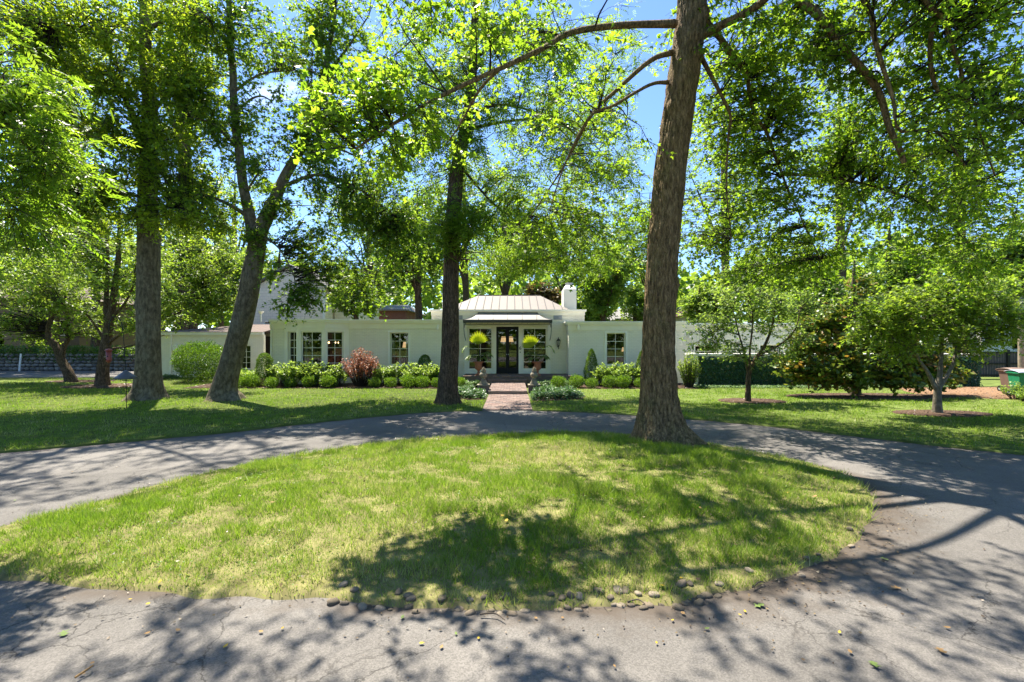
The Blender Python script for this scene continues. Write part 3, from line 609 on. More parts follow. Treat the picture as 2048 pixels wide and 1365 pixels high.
YC, YW, YR = 24.2, 23.3, 25.5
def px(x, y): return (x-CX)/F*y
# ---- left wing with bay
LW0, LW1 = px(541, YW), -3.2; zt = 3.02
bay = [(px(569, YW), YW), (px(595, 22.7), 22.7), (px(650, 22.7), 22.7), (px(698, YW), YW)]
wz0, wz1 = .92, 2.52
wall('wall', M_WALL, HS, (LW0, YW), bay[0], 0, 2.72)
hA = px(780, YW)-bay[3][0]; hB = px(817, YW)-bay[3][0]
wall('wall', M_WALL, HS, bay[3], (LW1, YW), 0, 2.72, holes=[(hA, hB, wz0, wz1)])
wn = window(HS, bay[3], (LW1, YW), hA, hB, wz0, wz1, 2, 4, trim=.09); sill(wn, bay[3], (LW1, YW), hA, hB, wz0)
for a, b, c0, c1 in ((bay[0], bay[1], .26, .10), (bay[1], bay[2], .16, .16), (bay[2], bay[3], .10, .26)):
    _, _, _, Ln = frame2(a, b)
    wall('bay_wall', M_BAND, HS, a, b, 0, 2.72, th=.2, holes=[(c0, Ln-c1, .62, 2.56)])
    wn = window(HS, a, b, c0, Ln-c1, .62, 2.56, 2, 5, rec=.1); sill(wn, a, b, c0, Ln-c1, .62)
fr = [(LW0-.03, YW), bay[0], bay[1], bay[2], bay[3], (LW1, YW)]
def strip(name, m, line, z0, z1, out, back):
    mb = MB(); p = np.array(line, float); t = nrm(np.diff(p, axis=0)); nn = np.c_[t[:, 1], -t[:, 0]]
    vn = np.vstack([nn[:1], nrm(nn[:-1]+nn[1:]), nn[-1:]]); sc = [1.0]+[1/max(.5, float(nrm(nn[i:i+1]+nn[i+1:i+2])[0]@nn[i])) for i in range(len(nn)-1)]+[1.0]
    o = p+vn*np.array(sc)[:, None]*out; b = p-vn*np.array(sc)[:, None]*back
    for i in range(len(p)-1): mb.hexa([(*o[i], z0), (*o[i+1], z0), (*b[i+1], z0), (*b[i], z0), (*o[i], z1), (*o[i+1], z1), (*b[i+1], z1), (*b[i], z1)])
    return mb.build(name, m, HS)
strip('frieze', M_BAND, fr, 2.722, 2.98, .025, .2); strip('cornice', M_TRIM, fr, 2.982, 3.13, .11, .25); strip('cornice_lip', M_TRIM, fr, 3.09, 3.152, .17, .2)
wall('wall', M_WALL, HS, (LW0-.02, 29), (LW0-.02, YW+.01), 0, 2.98); wall('wall', M_WALL, HS, (LW1, YW+.22), (LW1, 25), 0, 2.98)
MB().prism([(LW0, YW+.15), bay[0], (bay[1][0], bay[1][1]+.15), (bay[2][0], bay[2][1]+.15), bay[3], (LW1, YW+.15), (LW1, 30.5), (LW0, 30.5)], 2.99, 3.06).build('flat_roof', M_GROOF, HS)
# ---- right wing
RW0, RW1 = px(1137, YW), 8.4
hA = px(1213, YW)-RW0; hB = px(1251, YW)-RW0
wall('wall', M_WALL, HS, (RW0, YW), (RW1, YW), 0, 2.64, holes=[(hA, hB, .92, 2.50)])
wn = window(HS, (RW0, YW), (RW1, YW), hA, hB, .92, 2.50, 2, 4, trim=.09); sill(wn, (RW0, YW), (RW1, YW), hA, hB, .92)
fr = [(RW0, 24.6), (RW0, YW), (RW1, YW), (RW1, 26)]
wall('wall', M_WALL, HS, (RW0, 24.8), (RW0, YW+.22), 0, 2.64); wall('wall', M_WALL, HS, (RW1-.004, YW+.22), (RW1-.004, 26), 0, 2.64, d0=0)
strip('frieze', M_BAND, fr, 2.642, 2.90, .025, .2); strip('cornice', M_TRIM, fr, 2.902, 3.035, .11, .25); strip('cornice_lip', M_TRIM, fr, 3.0, 3.06, .17, .2)
MB().prism([(RW0+.1, YW+.15), (RW1-.1, YW+.15), (RW1-.1, 30.5), (RW0+.1, 30.5)], 2.91, 2.98).build('flat_roof', M_GROOF, HS)
# ---- recessed far right wing
RX1 = px(1592, YR); hs = [(px(1390, YR)-RW1, px(1432, YR)-RW1, .9, 1.86), (px(1520, YR)-RW1, px(1556, YR)-RW1, .9, 1.9)]
wall('wall', M_WALL, HS, (RW1, YR), (RX1, YR), 0, 2.72, holes=hs)
for h in hs: window(HS, (RW1, YR), (RX1, YR), *h, 2, 3, trim=.08)
fr = [(RW1+.13, YR), (RX1, YR), (RX1, 30)]
strip('frieze', M_BAND, fr, 2.722, 2.86, .02, .2); strip('cornice', M_TRIM, fr, 2.862, 3.0, .11, .25); strip('cornice_lip', M_TRIM, fr, 2.96, 3.06, .17, .2)
wall('wall', M_WALL, HS, (RX1-.004, YR+.22), (RX1-.004, 30), 0, 2.72)
MB().prism([(RW1+.2, YR+.15), (RX1-.1, YR+.15), (RX1-.1, 30.5), (RW1+.2, 30.5)], 2.88, 2.95).build('flat_roof', M_GROOF, HS)
# ---- centre block
C0, C1 = px(863, YC), px(1169, YC); zf = .44
def cx_(p): return px(p, YC)-C0
dH = [(cx_(934.5), cx_(986.5), .60, 2.82), (cx_(992.6), cx_(1037.2), zf, 2.83), (cx_(1043.5), cx_(1095.5), .60, 2.82)]
wall('wall', M_WALL, HS, (C0, YC), (C1, YC), 0, 3.42, holes=dH)
fm = MB(); A, u, n, _ = frame2((C0, YC), (C1, YC))
for a, b, c, d in ((cx_(929), cx_(934.5)+.01, zf, 2.93), (cx_(986.5), cx_(992.6), zf, 2.84), (cx_(1037.2), cx_(1043.5), zf, 2.84), (cx_(1095.5)-.01, cx_(1101), zf, 2.93), (cx_(934.5)+.01, cx_(1095.5)-.01, 2.84, 2.93)): wbox(fm, A, u, n, a, b, -.045, -.003, c, d)
for a, b in ((cx_(934.5)+.01, cx_(986.5)), (cx_(1043.5), cx_(1095.5)-.01)): wbox(fm, A, u, n, a, b, -.03, -.003, zf, .60)
fm.build('entrance_surround', M_TRIM, HS)
for h in (dH[0], dH[2]): window(HS, (C0, YC), (C1, YC), *h, 2, 6, rec=.06, fr=.10)
# double door
dx0, dx1 = dH[1][0], dH[1][1]; dm = (dx0+dx1)/2
for s, (a, b) in enumerate(((dx0+.03, dm-.003), (dm+.003, dx1-.03))):
    f = MB(); 
    for p, q, c, d in ((a, a+.085, zf+.02, 2.79), (b-.085, b, zf+.02, 2.79), (a+.085, b-.085, zf+.02, zf+.28), (a+.085, b-.085, 2.68, 2.79)): wbox(f, A, u, n, p, q, .05, .10, c, d)
    for k in range(1, 5): zz = zf+.28+(2.68-zf-.28)*k/5; wbox(f, A, u, n, a+.085, b-.085, .06, .09, zz-.012, zz+.012)
    dr = f.build('door', M_DOOR, HS)
    for k in range(5):
        z0, z1 = zf+.28+(2.68-zf-.28)*k/5, zf+.28+(2.68-zf-.28)*(k+1)/5; p = MB(); wbox(p, A, u, n, a+.085, b-.085, .073, .077, z0, z1); p.build('pane', M_GLASS, dr)
    hx = C0+(b-.045 if s == 0 else a+.045); MB().lathe([(.012, 0), (.012, .03), (.03, .04), (.034, .055), (.02, .075), (.002, .08)], 12).v
    hk = MB(); hk.tube([(hx, YC+.05, 1.42), (hx, YC+.0, 1.42)], .012, 8); hk.tube([(hx, YC-.0, 1.42), (hx, YC-.02, 1.42), (hx, YC-.045, 1.42), (hx, YC-.055, 1.42)], [.015, .03, .03, .012], 10); hk.build('door_knob', M_STEEL, dr, smooth=True)
df = MB()
for p, q, c, d in ((dx0, dx0+.028, zf+.02, 2.83), (dx1-.028, dx1, zf+.02, 2.83), (dx0+.028, dx1-.028, 2.795, 2.83)): wbox(df, A, u, n, p, q, .01, .12, c, d)
df.build('door_frame', M_BLACK, HS); box('threshold', M_BLACK, HS, C0+dx0, C0+dx1, YC-.03, YC+.15, zf+.002, zf+.022)
fr = [(C0, 27), (C0, YC), (C1, YC), (C1, 27)]
strip('parapet', M_BAND, fr, 3.422, 3.60, .02, .22); strip('cornice', M_TRIM, fr, 3.602, 3.70, .09, .25)
wall('wall', M_WALL, HS, (C0, 27), (C0, YC+.22), 2.9, 3.42); wall('wall', M_WALL, HS, (C1-.004, YC+.22), (C1-.004, 27), 2.9, 3.42)
MB().prism([(C0+.2, YC+.2), (C1-.2, YC+.2), (C1-.2, 31), (C0+.2, 31)], 3.44, 3.50).build('flat_roof', M_GROOF, HS)
# number and bell on the surround
cu = bpy.data.curves.new('numeral', 'FONT'); cu.body = '6'; cu.size = .25; cu.extrude = .008; cu.align_x = 'CENTER'
no = bpy.data.objects.new('numeral', cu); COL.objects.link(no); bpy.context.view_layer.update()
me = bpy.data.meshes.new_from_object(no.evaluated_get(bpy.context.evaluated_depsgraph_get())); bpy.data.objects.remove(no); me.materials.clear(); me.materials.append(M_IRON)
no = mesh_obj('house_number', me, HS); no.location = np.array((px(1040.4, YC), YC-.06, 1.66))-org(HS); no.rotation_euler = (math.radians(90), 0, 0)
MB().tube([(px(1040.4, YC), YC-.045, 1.53), (px(1040.4, YC), YC-.065, 1.53)], .028, 12).build('doorbell', M_IRON, HS)
for a, b in ((1107, 1124), (908, 925)):
    v_ = box('wall_vent', M_VENT, HS, px(a, YC), px(b, YC), YC-.018, YC-.003, 3.19, 3.40)
    for k in range(6): MB().hexa([(px(a, YC)+.02, YC-.035, 3.205+k*.031), (px(b, YC)-.02, YC-.035, 3.205+k*.031), (px(b, YC)-.02, YC-.019, 3.222+k*.031), (px(a, YC)+.02, YC-.019, 3.222+k*.031)]+[(px(a, YC)+.02, YC-.035, 3.212+k*.031), (px(b, YC)-.02, YC-.035, 3.212+k*.031), (px(b, YC)-.02, YC-.019, 3.229+k*.031), (px(a, YC)+.02, YC-.019, 3.229+k*.031)]).build('louvre', M_VENT, v_)
# hipped standing seam roof: each front pan its own piece
ez, rz_ = 3.66, 4.72; ex0, ex1, ey0, ey1 = -3.6, 3.05, 24.55, 30.6; rx0, rx1, ry = -1.95, 1.6, 27.55
hr = MB().add([(ex0, ey0, ez), (ex1, ey0, ez), (ex1, ey1, ez), (ex0, ey1, ez), (rx0, ry, rz_), (rx1, ry, rz_)], [(0, 1, 5, 4), (1, 2, 5), (2, 3, 4, 5), (3, 0, 4)]).build('roof', M_ROOF, HS)
def roof_z(y): return ez+(y-ey0)/(ry-ey0)*(rz_-ez)
nP = 16; xs = np.linspace(ex0, ex1, nP+1)
def y_top(x):
    if x < rx0: return ey0+(x-ex0)/(rx0-ex0)*(ry-ey0)
    if x > rx1: return ey0+(ex1-x)/(ex1-rx1)*(ry-ey0)
    return ry
for i in range(nP):
    a, b = xs[i], xs[i+1]; pts = [(a, ey0)]
    ys = [(a, ey0), (b, ey0), (b, y_top(b)), (a, y_top(a))]
    for c in (rx0, rx1):
        if a < c < b: ys.insert(3, (c, ry))
    lo = [(x, y-.02, roof_z(y)+.006) for x, y in ys]; hi = [(x, y-.02, roof_z(y)+.018) for x, y in ys]; k = len(ys)
    MB().add(lo+hi, [tuple(range(k-1, -1, -1)), tuple(range(k, 2*k))]+[(j, (j+1) % k, k+(j+1) % k, k+j) for j in range(k)]).build('roof_pan', M_ROOF, hr)
    if i: 
        c = y_top(a); MB().hexa([(a-.017, ey0-.03, ez+.018), (a+.017, ey0-.03, ez+.018), (a+.017, c, roof_z(c)+.018), (a-.017, c, roof_z(c)+.018), (a-.017, ey0-.03, ez+.055), (a+.017, ey0-.03, ez+.055), (a+.017, c, roof_z(c)+.055), (a-.017, c, roof_z(c)+.055)]).build('roof_seam', M_SEAM, hr)
box('ridge_cap', M_ROOF, hr, rx0-.05, rx1+.05, ry-.08, ry+.08, rz_+.02, rz_+.05)
box('fascia', M_TRIM, HS, ex0-.03, ex1+.03, ey0-.10, ey0-.04, 3.58, 3.70)
def chimney(x0, x1, y0, y1, top, pot=True):
    c = box('chimney', M_BAND, HS, x0, x1, y0, y1, 3.0, top)
    m = (x0+x1)/2; my = (y0+y1)/2
    MB().hexa([(x0+.02, y0+.02, top), (x1-.02, y0+.02, top), (x1-.02, y1-.02, top), (x0+.02, y1-.02, top), (m-.2, my-.3, top+.24), (m+.2, my-.3, top+.24), (m+.2, my+.3, top+.24), (m-.2, my+.3, top+.24)]).build('chimney_shoulder', M_BAND, c)
    MB().lathe([(.17, 0), (.17, .12), (.2, .13), (.2, .17), (.13, .18)], 14, (m, my, top+.22)).build('chimney_cap', M_VENT, c)
chimney(2.83, 3.53, 26.0, 27.2, 4.95); chimney(px(884.6, 26), px(884.6, 26)+.72, 26.0, 27.2, 4.75)
# concave awning over the door
AW = MB(); aw_th = .02; awn = None
top_y, bot_y, top_z, bot_z = YC-.03, 23.2, 3.52, 3.13
bx0, bx1 = px(926, 23.2), px(1104.5, 23.2); tx0, tx1 = px(957.5, YC), px(1073.5, YC)
ss = np.linspace(0, 1, 9); prof_out = ss; prof_up = ss**1.9     # from the bottom edge up to the wall, concave
def aw_pt(x_b, x_t, s, lift=0): return (x_b+(x_t-x_b)*s, bot_y+(top_y-bot_y)*s, bot_z+(top_z-bot_z)*(.25*s+.75*s**2.2)+lift)
fr_ = MB().box(bx0, bx1, bot_y-.03, bot_y+.03, bot_z-.13, bot_z-.002).box(bx0, bx0+.06, bot_y+.03, YC-.01, bot_z-.13, bot_z-.002).box(bx1-.06, bx1, bot_y+.03, YC-.01, bot_z-.13, bot_z-.002)
awn = fr_.build('awning', M_IRON, HS)
tcut = [tx0+(tx1-tx0)*k/4 for k in range(5)]; bcut = [bx0+(bx1-bx0)*(.5+(k-2)*.163) for k in range(5)]
cuts = [(bx0+.0, tx0, bcut[0], tx0+.001)]+[(bcut[k], tcut[k], bcut[k+1], tcut[k+1]) for k in range(4)]+[(bcut[4], tx1-.001, bx1, tx1)]
for a0, a1, b0_, b1_ in cuts:
    vs_ = []
    for s in ss: vs_ += [aw_pt(a0, a1, s), aw_pt(b0_, b1_, s)]
    for s in ss: vs_ += [aw_pt(a0, a1, s, .015), aw_pt(b0_, b1_, s, .015)]
    k = len(ss); fs = [(2*i, 2*i+2, 2*i+3, 2*i+1) for i in range(k-1)]+[(2*k+2*i, 2*k+2*i+1, 2*k+2*i+3, 2*k+2*i+2) for i in range(k-1)]+[(2*i, 2*k+2*i, 2*k+2*i+2, 2*i+2) for i in range(k-1)]+[(2*i+1, 2*i+3, 2*k+2*i+3, 2*k+2*i+1) for i in range(k-1)]+[(0, 1, 2*k+1, 2*k)]
    MB().add(vs_, fs).build('awning_panel', M_AWN, awn)
for bx_, tx_ in zip([bx0]+bcut+[bx1], [tx0]+tcut+[tx1]):
    MB().tube([aw_pt(bx_, tx_, s, .02) for s in ss], .012, 6).build('awning_seam', M_IRON, awn)
for sx, ex, tx_ in ((bx0, -1, tx0), (bx1, 1, tx1)):     # side cheeks
    vs_ = [aw_pt(sx, tx_, s) for s in ss]+[(tx_+(sx-tx_)*(1-s)*1.0, top_y, aw_pt(sx, tx_, s)[2]-.0) for s in ss]
    k = len(ss); MB().add(vs_, [(i, i+1, k+i+1, k+i) for i in range(k-1)]).build('awning_side', M_AWN, awn)
MB().tube([(tx0-.05, top_y, top_z+.02), (tx1+.05, top_y, top_z+.02)], .018, 6).build('top_flashing', M_IRON, awn)
val = MB().tube([(bx0+.04, bot_y, bot_z-.24), (bx1-.04, bot_y, bot_z-.24)], .008, 5)
for k in range(16):
    x = bx0+.1+(bx1-bx0-.2)*k/15; val.tube([(x, bot_y, bot_z-.12), (x+.03, bot_y, bot_z-.15), (x, bot_y, bot_z-.18), (x-.02, bot_y, bot_z-.16)], .007, 4)
val.build('scroll_valance', M_IRON, awn)
for x in (bx0+.04, bx1-.04):
    b = MB().tube(catmull([(x, bot_y, bot_z-.12), (x, bot_y+.06, bot_z-.4), (x, bot_y+.35, bot_z-.75), (x, YC-.03, bot_z-1.0)], 14), .017, 6)
    b.tube([(x, YC-.03, bot_z-1.05), (x, YC-.03, bot_z-.1)], .016, 6); b.tube(catmull([(x, bot_y+.2, bot_z-.13), (x, bot_y+.3, bot_z-.35), (x, bot_y+.55, bot_z-.3), (x, bot_y+.5, bot_z-.2)], 10), .012, 5)
    b.build('awning_bracket', M_IRON, awn)
# small spot fittings under the cornice, downspouts, meter box
for (p, y, z) in ((876, YW, 2.78), (1156, YW, 2.77), (1378, YR, 2.36)):
    c = np.array((px(p, y), y-.10, z)); s = thing('wall_spotlight', {876: 'small white cylinder wall light beside the dark middle trunk', 1156: 'small white cylinder wall light right of the entrance', 1378: 'small white cylinder wall light above the low far right window'}[p], 'wall light', tuple(c), 'cylinder wall lights on the house')
    MB().lathe([(.05, -.12), (.06, -.115), (.06, .115), (.05, .12)], 14, c).build('light_body', M_TRIM, s, smooth=False); MB().box(c[0]-.03, c[0]+.03, c[1]+.055, y-.026 if y == YW else y-.002, z-.04, z+.04).build('mounting_bracket', M_TRIM, s)
dsx = px(541, YW)+.06
MB().tube(catmull([(dsx+.02, YW-.12, 2.98), (dsx+.0, YW-.11, 2.86), (dsx-.0, YW-.06, 2.74), (dsx, YW-.05, 2.6), (dsx, YW-.05, 1.0), (dsx, YW-.05, .1)], 20), .035, 8).build('downspout', M_BAND, HS, smooth=True)
cb = thing('security_camera', 'small dark camera at the roof corner of the left wing', 'camera', (LW0-.05, YW-.2, 2.98)); MB().box(LW0-.12, LW0+.02, YW-.30, YW-.1, 2.95, 3.02).build('camera_body', M_IRON, cb, bevel=.01); MB().tube([(LW0-.05, YW-.31, 2.985), (LW0-.05, YW-.30, 2.985)], .025, 10).build('lens', M_BLACK, cb)
# ---- rooms behind the glass
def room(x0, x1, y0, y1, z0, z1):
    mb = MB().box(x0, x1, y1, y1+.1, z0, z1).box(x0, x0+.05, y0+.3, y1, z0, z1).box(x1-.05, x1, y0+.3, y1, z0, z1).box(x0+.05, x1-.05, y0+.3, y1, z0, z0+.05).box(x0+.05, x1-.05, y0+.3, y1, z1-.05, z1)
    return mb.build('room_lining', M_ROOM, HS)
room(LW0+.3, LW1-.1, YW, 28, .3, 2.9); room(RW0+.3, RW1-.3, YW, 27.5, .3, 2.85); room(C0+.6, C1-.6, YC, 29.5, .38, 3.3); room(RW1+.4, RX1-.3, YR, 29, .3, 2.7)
def curtain(x0, x1, y, z0, z1, parent):
    n = 26; xs = np.linspace(x0, x1, n); ys = y+.035*np.sin(np.linspace(0, 1, n)*(x1-x0)/.09*2*math.pi)
    MB().add([(x, yy, z0) for x, yy in zip(xs, ys)]+[(x, yy, z1) for x, yy in zip(xs, ys)], [(i, i+1, n+i+1, n+i) for i in range(n-1)]).build('curtain', M_CURT, parent, smooth=True)
curtain(px(1212, YW)-.05, px(1218, YW), YW+.45, .5, 2.6, HS); curtain(px(606, 23.4), px(612, 23.4), 23.6, .5, 2.6, HS); curtain(px(638, 23.4), px(645, 23.4), 23.6, .5, 2.6, HS)
curtain(px(779, YW)-.05, px(787, YW), YW+.4, .5, 2.25, HS); curtain(px(808, YW), px(818, YW)+.06, YW+.4, .5, 2.25, HS)
def lamp(name, label, x, y, z, r, h, base):
    t = thing(name, label, 'lamp', (x, y, base)); MB().lathe([(r*.45, 0), (r*.5, .03), (r*.12, .06), (r*.2, (z-base)*.4), (r*.22, (z-base)*.6), (r*.1, z-base)], 14, (x, y, base)).build('lamp_base', M_WOOD, t, smooth=True)
    MB().lathe([(r, 0), (r*.68, h)], 18, (x, y, z)).build('lamp_shade', M_SHADE, t, smooth=True); return t
for nm, lab, x in (('table_lamp', 'lit table lamp seen through the left leaf of the front door', px(1007, 26.5)), ('table_lamp', 'lit table lamp seen through the right leaf of the front door', px(1021, 26.5))):
    lamp(nm, lab, x, 26.6, 2.05, .17, .3, 1.25)
tb = thing('console_table', 'dark wooden console table inside the front door', 'table', (-.25, 26.6, .43)); box('table_top', M_WOOD, tb, -1.0, .5, 26.4, 26.8, 1.2, 1.245)
for x in (-.95, .4):
    for y in (26.43, 26.72): box('leg', M_WOOD, tb, x, x+.05, y, y+.05, .44, 1.2)
lamp('table_lamp', 'warm lit table lamp behind the curtained window', px(811, 25.2), 25.2, 1.75, .16, .3, 1.05); lamp('table_lamp', 'warm lit table lamp inside the right wing window', px(1248, 25.0), 25.0, 1.55, .13, .22, 1.0)
for x, y, nm, lab in ((px(811, 25.2), 25.2, 'side_table', 'dark side table under the lamp behind the curtained window'), (px(1248, 25.0), 25.0, 'side_table', 'dark side table under the lamp in the right wing')):
    t = thing(nm, lab, 'table', (x, y, .35)); zt_ = 1.05 if y > 25.1 else 1.0; box('table_top', M_WOOD, t, x-.3, x+.3, y-.25, y+.25, zt_-.04, zt_)
    for a in (-.27, .22):
        for b in (-.22, .17): box('leg', M_WOOD, t, x+a, x+a+.05, y+b, y+b+.05, .36, zt_-.04)
ch = thing('chandelier', 'lit candle chandelier inside the bay window', 'chandelier', (px(664, 25.4), 25.4, 2.5)); c = np.array((px(664, 25.4), 25.4, 1.95))
MB().tube([(c[0], c[1], 2.85), (c[0], c[1], 1.85)], .012, 6).build('chandelier_stem', M_IRON, ch)
for k in range(6):
    a = k*math.pi/3+.3; e = c+np.array((math.cos(a)*.32, math.sin(a)*.32, .02)); MB().tube(catmull([c-UP*.08, c+np.array((math.cos(a)*.18, math.sin(a)*.18, -.12)), e], 8), .01, 5).build('chandelier_arm', M_IRON, ch); MB().lathe([(.012, 0), (.02, .03), (.022, .06), (.004, .1)], 8, e).build('bulb', M_BULB, ch)

# ================================================================== OTHER BUILDINGS
YG = 27.0; g0, g1 = px(322, YG), px(527, YG)
gw = thing('garage_wing', 'low white painted brick garage with brown shingle roof at left', 'garage', (g0, YG, 0))
h = (px(479, YG)-g0, px(501, YG)-g0, .5, 1.86); wall('wall', M_WALL, gw, (g0, YG), (g1, YG), 0, 2.45, holes=[h]); window(gw, (g0, YG), (g1, YG), *h, 2, 4)
wall('wall', M_WALL, gw, (g0, 33), (g0, YG+.22), 0, 2.45); MB().box(g0+.3, g1-.3, YG+3, YG+3.1, 0, 2.4).build('room_lining', M_ROOM, gw)
MB().box(g0-.12, g1, YG-.10, YG+.1, 2.452, 2.62).build('eaves_gutter', M_TRIM, gw)
MB().add([(g0-.2, YG-.14, 2.60), (g1, YG-.14, 2.60), (g1, 33.4, 2.60), (g0-.2, 33.4, 2.60), (g0+3.2, 30.2, 3.15), (g1, 30.2, 3.15)], [(0, 1, 5, 4), (2, 3, 4, 5), (3, 0, 4), (1, 2, 5)]).build('roof', M_BROOF, gw)
MB().tube([(px(345, YG), YG-.12, 2.5), (px(344, YG), YG-.05, 2.35), (px(342, YG), YG-.05, .1)], .04, 8).build('downspout', M_BAND, gw)
MB().box(px(348, YG), px(356, YG), YG-.14, YG-.002, 1.55, 1.85).build('meter_box', M_TRIM, gw, bevel=.01); MB().tube([(px(352, YG), YG-.06, 1.56), (px(352, YG), YG-.06, .05)], .02, 6).build('conduit', M_TRIM, gw)
YH = 33.0; ap = at(580, 535, YH); e0 = at(470, 590, YH); e1 = at(650, 575, YH)
gh = thing('gabled_house', 'tall white shingle sided house gable rising behind the left wing', 'house', (ap[0], YH, 0))
x0, x1 = ap[0]-(e1[0]-ap[0])*1.25, e1[0]
MB().add([(x0, YH, 0), (x1, YH, 0), (x1, YH, e1[2]), (ap[0], YH, ap[2]), (x0, YH, e1[2]-.3)]+[(x0, YH+9, 0), (x1, YH+9, 0), (x1, YH+9, e1[2]), (ap[0], YH+9, ap[2]), (x0, YH+9, e1[2]-.3)], [(0, 1, 2, 3, 4), (9, 8, 7, 6, 5), (1, 6, 7, 2), (5, 0, 4, 9)]).build('wall', M_SHINGLE, gh)
for a, b in (((x1+.35, e1[2]-.15), (ap[0], ap[2]+.08)), ((ap[0], ap[2]+.08), (x0-.35, e1[2]-.42))):
    MB().hexa([(a[0], YH-.25, a[1]), (a[0], YH+9.2, a[1]), (b[0], YH+9.2, b[1]), (b[0], YH-.25, b[1]), (a[0], YH-.25, a[1]+.14), (a[0], YH+9.2, a[1]+.14), (b[0], YH+9.2, b[1]+.14), (b[0], YH-.25, b[1]+.14)]).build('roof', M_GROOF, gh)
box('corner_board', M_TRIM, gh, x1-.16, x1+.02, YH-.03, YH-.003, 0, e1[2]-.1)
MB().box(x1+.1, at(700, 0, 34.5)[0], 34.5, 42, 0, 5.0).build('side_wing', M_SHINGLE, gh); MB().box(x1+.1, at(703, 0, 34.3)[0], 34.25, 42.2, 5.002, 5.15).build('side_wing_roof', M_GROOF, gh)
fl = thing('flood_light', 'small white flood light standing on the left wing roof', 'light', tuple(at(522, 640, 24)*[1, 1, 0]+[0, 0, 3.06])); c = at(522, 640, 24); MB().tube([(c[0], 24, 3.06), (c[0], 24, 3.5)], .03, 8).build('light_stem', M_TRIM, fl); MB().lathe([(.05, 0), (.14, .08), (.16, .12)], 12, (c[0], 24, 3.48)).build('light_head', M_TRIM, fl)
def far_house(name, label, pxa, pxb, ytop, yroof, d, mwall, mroof, wins=(), dep=8, hip=.8):
    a = at(pxa, ytop, d); b = at(pxb, ytop, d); zt = a[2]; zr = at(0, yroof, d)[2]
    t = thing(name, label, 'house', ((a[0]+b[0])/2, d, 0)); hol = [(at(w[0], 0, d)[0]-a[0], at(w[1], 0, d)[0]-a[0], at(0, w[3], d)[2], at(0, w[2], d)[2]) for w in wins]
    wall('wall', mwall, t, (a[0], d), (b[0], d), -.2, zt, holes=hol); 
    for h in hol: window(t, (a[0], d), (b[0], d), *h, 1, 2, fr=.08)
    MB().box(a[0]+.2, b[0]-.2, d+2.5, d+2.6, 0, zt-.2).build('room_lining', M_ROOM, t)
    wall('wall', mwall, t, (a[0], d+dep), (a[0], d+.23), -.2, zt); wall('wall', mwall, t, (b[0]-.004, d+.23), (b[0]-.004, d+dep), -.2, zt)
    x0, x1, y0, y1 = a[0]-.4, b[0]+.4, d-.4, d+dep+.4; r0, r1, ym = x0+hip*(x1-x0)*.3, x1-hip*(x1-x0)*.3, (y0+y1)/2
    MB().add([(x0, y0, zt), (x1, y0, zt), (x1, y1, zt), (x0, y1, zt), (r0, ym, zr), (r1, ym, zr), (x0, y0, zt+.12), (x1, y0, zt+.12)], [(0, 1, 7, 6), (6, 7, 5, 4), (1, 2, 5), (2, 3, 4, 5), (3, 0, 4), (3, 2, 1, 0)]).build('roof', mroof, t)
    return t
far_house('brick_house', 'low red brown brick house with pale grey roof behind the left wing', 742, 812, 622, 604, 45, M_REDB, M_GROOF)
far_house('tan_house', 'cream house with grey roof just visible left of the oak trunk', 1237, 1330, 640, 612, 48, M_CREAM, M_GROOF)
far_house('tan_house', 'cream house with tan eaves behind the far right wing', 1372, 1425, 632, 608, 42, M_CREAM, M_BROOF, wins=[(1390, 1412, 634, 655)])
far_house('white_house', 'white two storey house beyond the black fence at right', 1985, 2260, 610, 540, 46, M_TRIM, M_GROOF, wins=[(2000, 2013, 655, 690), (2024, 2040, 625, 650), (2024, 2042, 672, 700), (2070, 2090, 650, 690)])
far_house('stone_house', 'tan brick building behind the stone wall at far left', -420, 158, 600, 555, 40, M_TANB, M_BROOF, wins=[(-60, 8, 668, 710), (200-85, 200-60, 640, 672)], dep=10)
sh = thing('downpipe', 'thin white downpipe on the tan brick building', 'pipe', tuple(at(65, 0, 39.9)*[1, 1, 0])); MB().tube([at(67, 645, 39.85), at(64.5, 700, 39.85), at(64, 742, 39.85)], .09, 8).build('pipe', M_TRIM, sh)
stk = MB().tube([at(38.5, 743, 32.4), at(42, 708, 32.4)], .055, 6).build('stake', M_TRIM); tag(stk, 'thin white stake leaning by the stone wall', 'stake')

# stone retaining wall at far left, stone by stone
sw = thing('stone_wall', 'grey rubble stone retaining wall across the parking court at left', 'wall', (-26, 33.2, 0))
box('wall_core', M_MORT, sw, -40, -19.5, 33.32, 33.7, -.1, 1.05)
rs = np.random.default_rng(11)
def rock(rng, sub=2):
    bm = bmesh.new(); bmesh.ops.create_icosphere(bm, subdivisions=sub, radius=1.0); o = rng.uniform(0, 50, 3)
    for v in bm.verts:
        p = np.array(v.co); q = np.sign(p)*np.abs(p)**.75; q *= .82+.36*fbm((p*1.2+o)[None], 2)[0]; v.co = Vector(q)
    me = bpy.data.meshes.new('stone'); bm.to_mesh(me); bm.free(); me.polygons.foreach_set('use_smooth', np.ones(len(me.polygons), bool)); return me
ROCKS = [rock(rs, 1) for _ in range(6)]; RK = []
for m in M_RUB:
    for r in ROCKS[:4]: c = r.copy(); c.materials.append(m); RK.append(c)
z = 0.0; row = 0
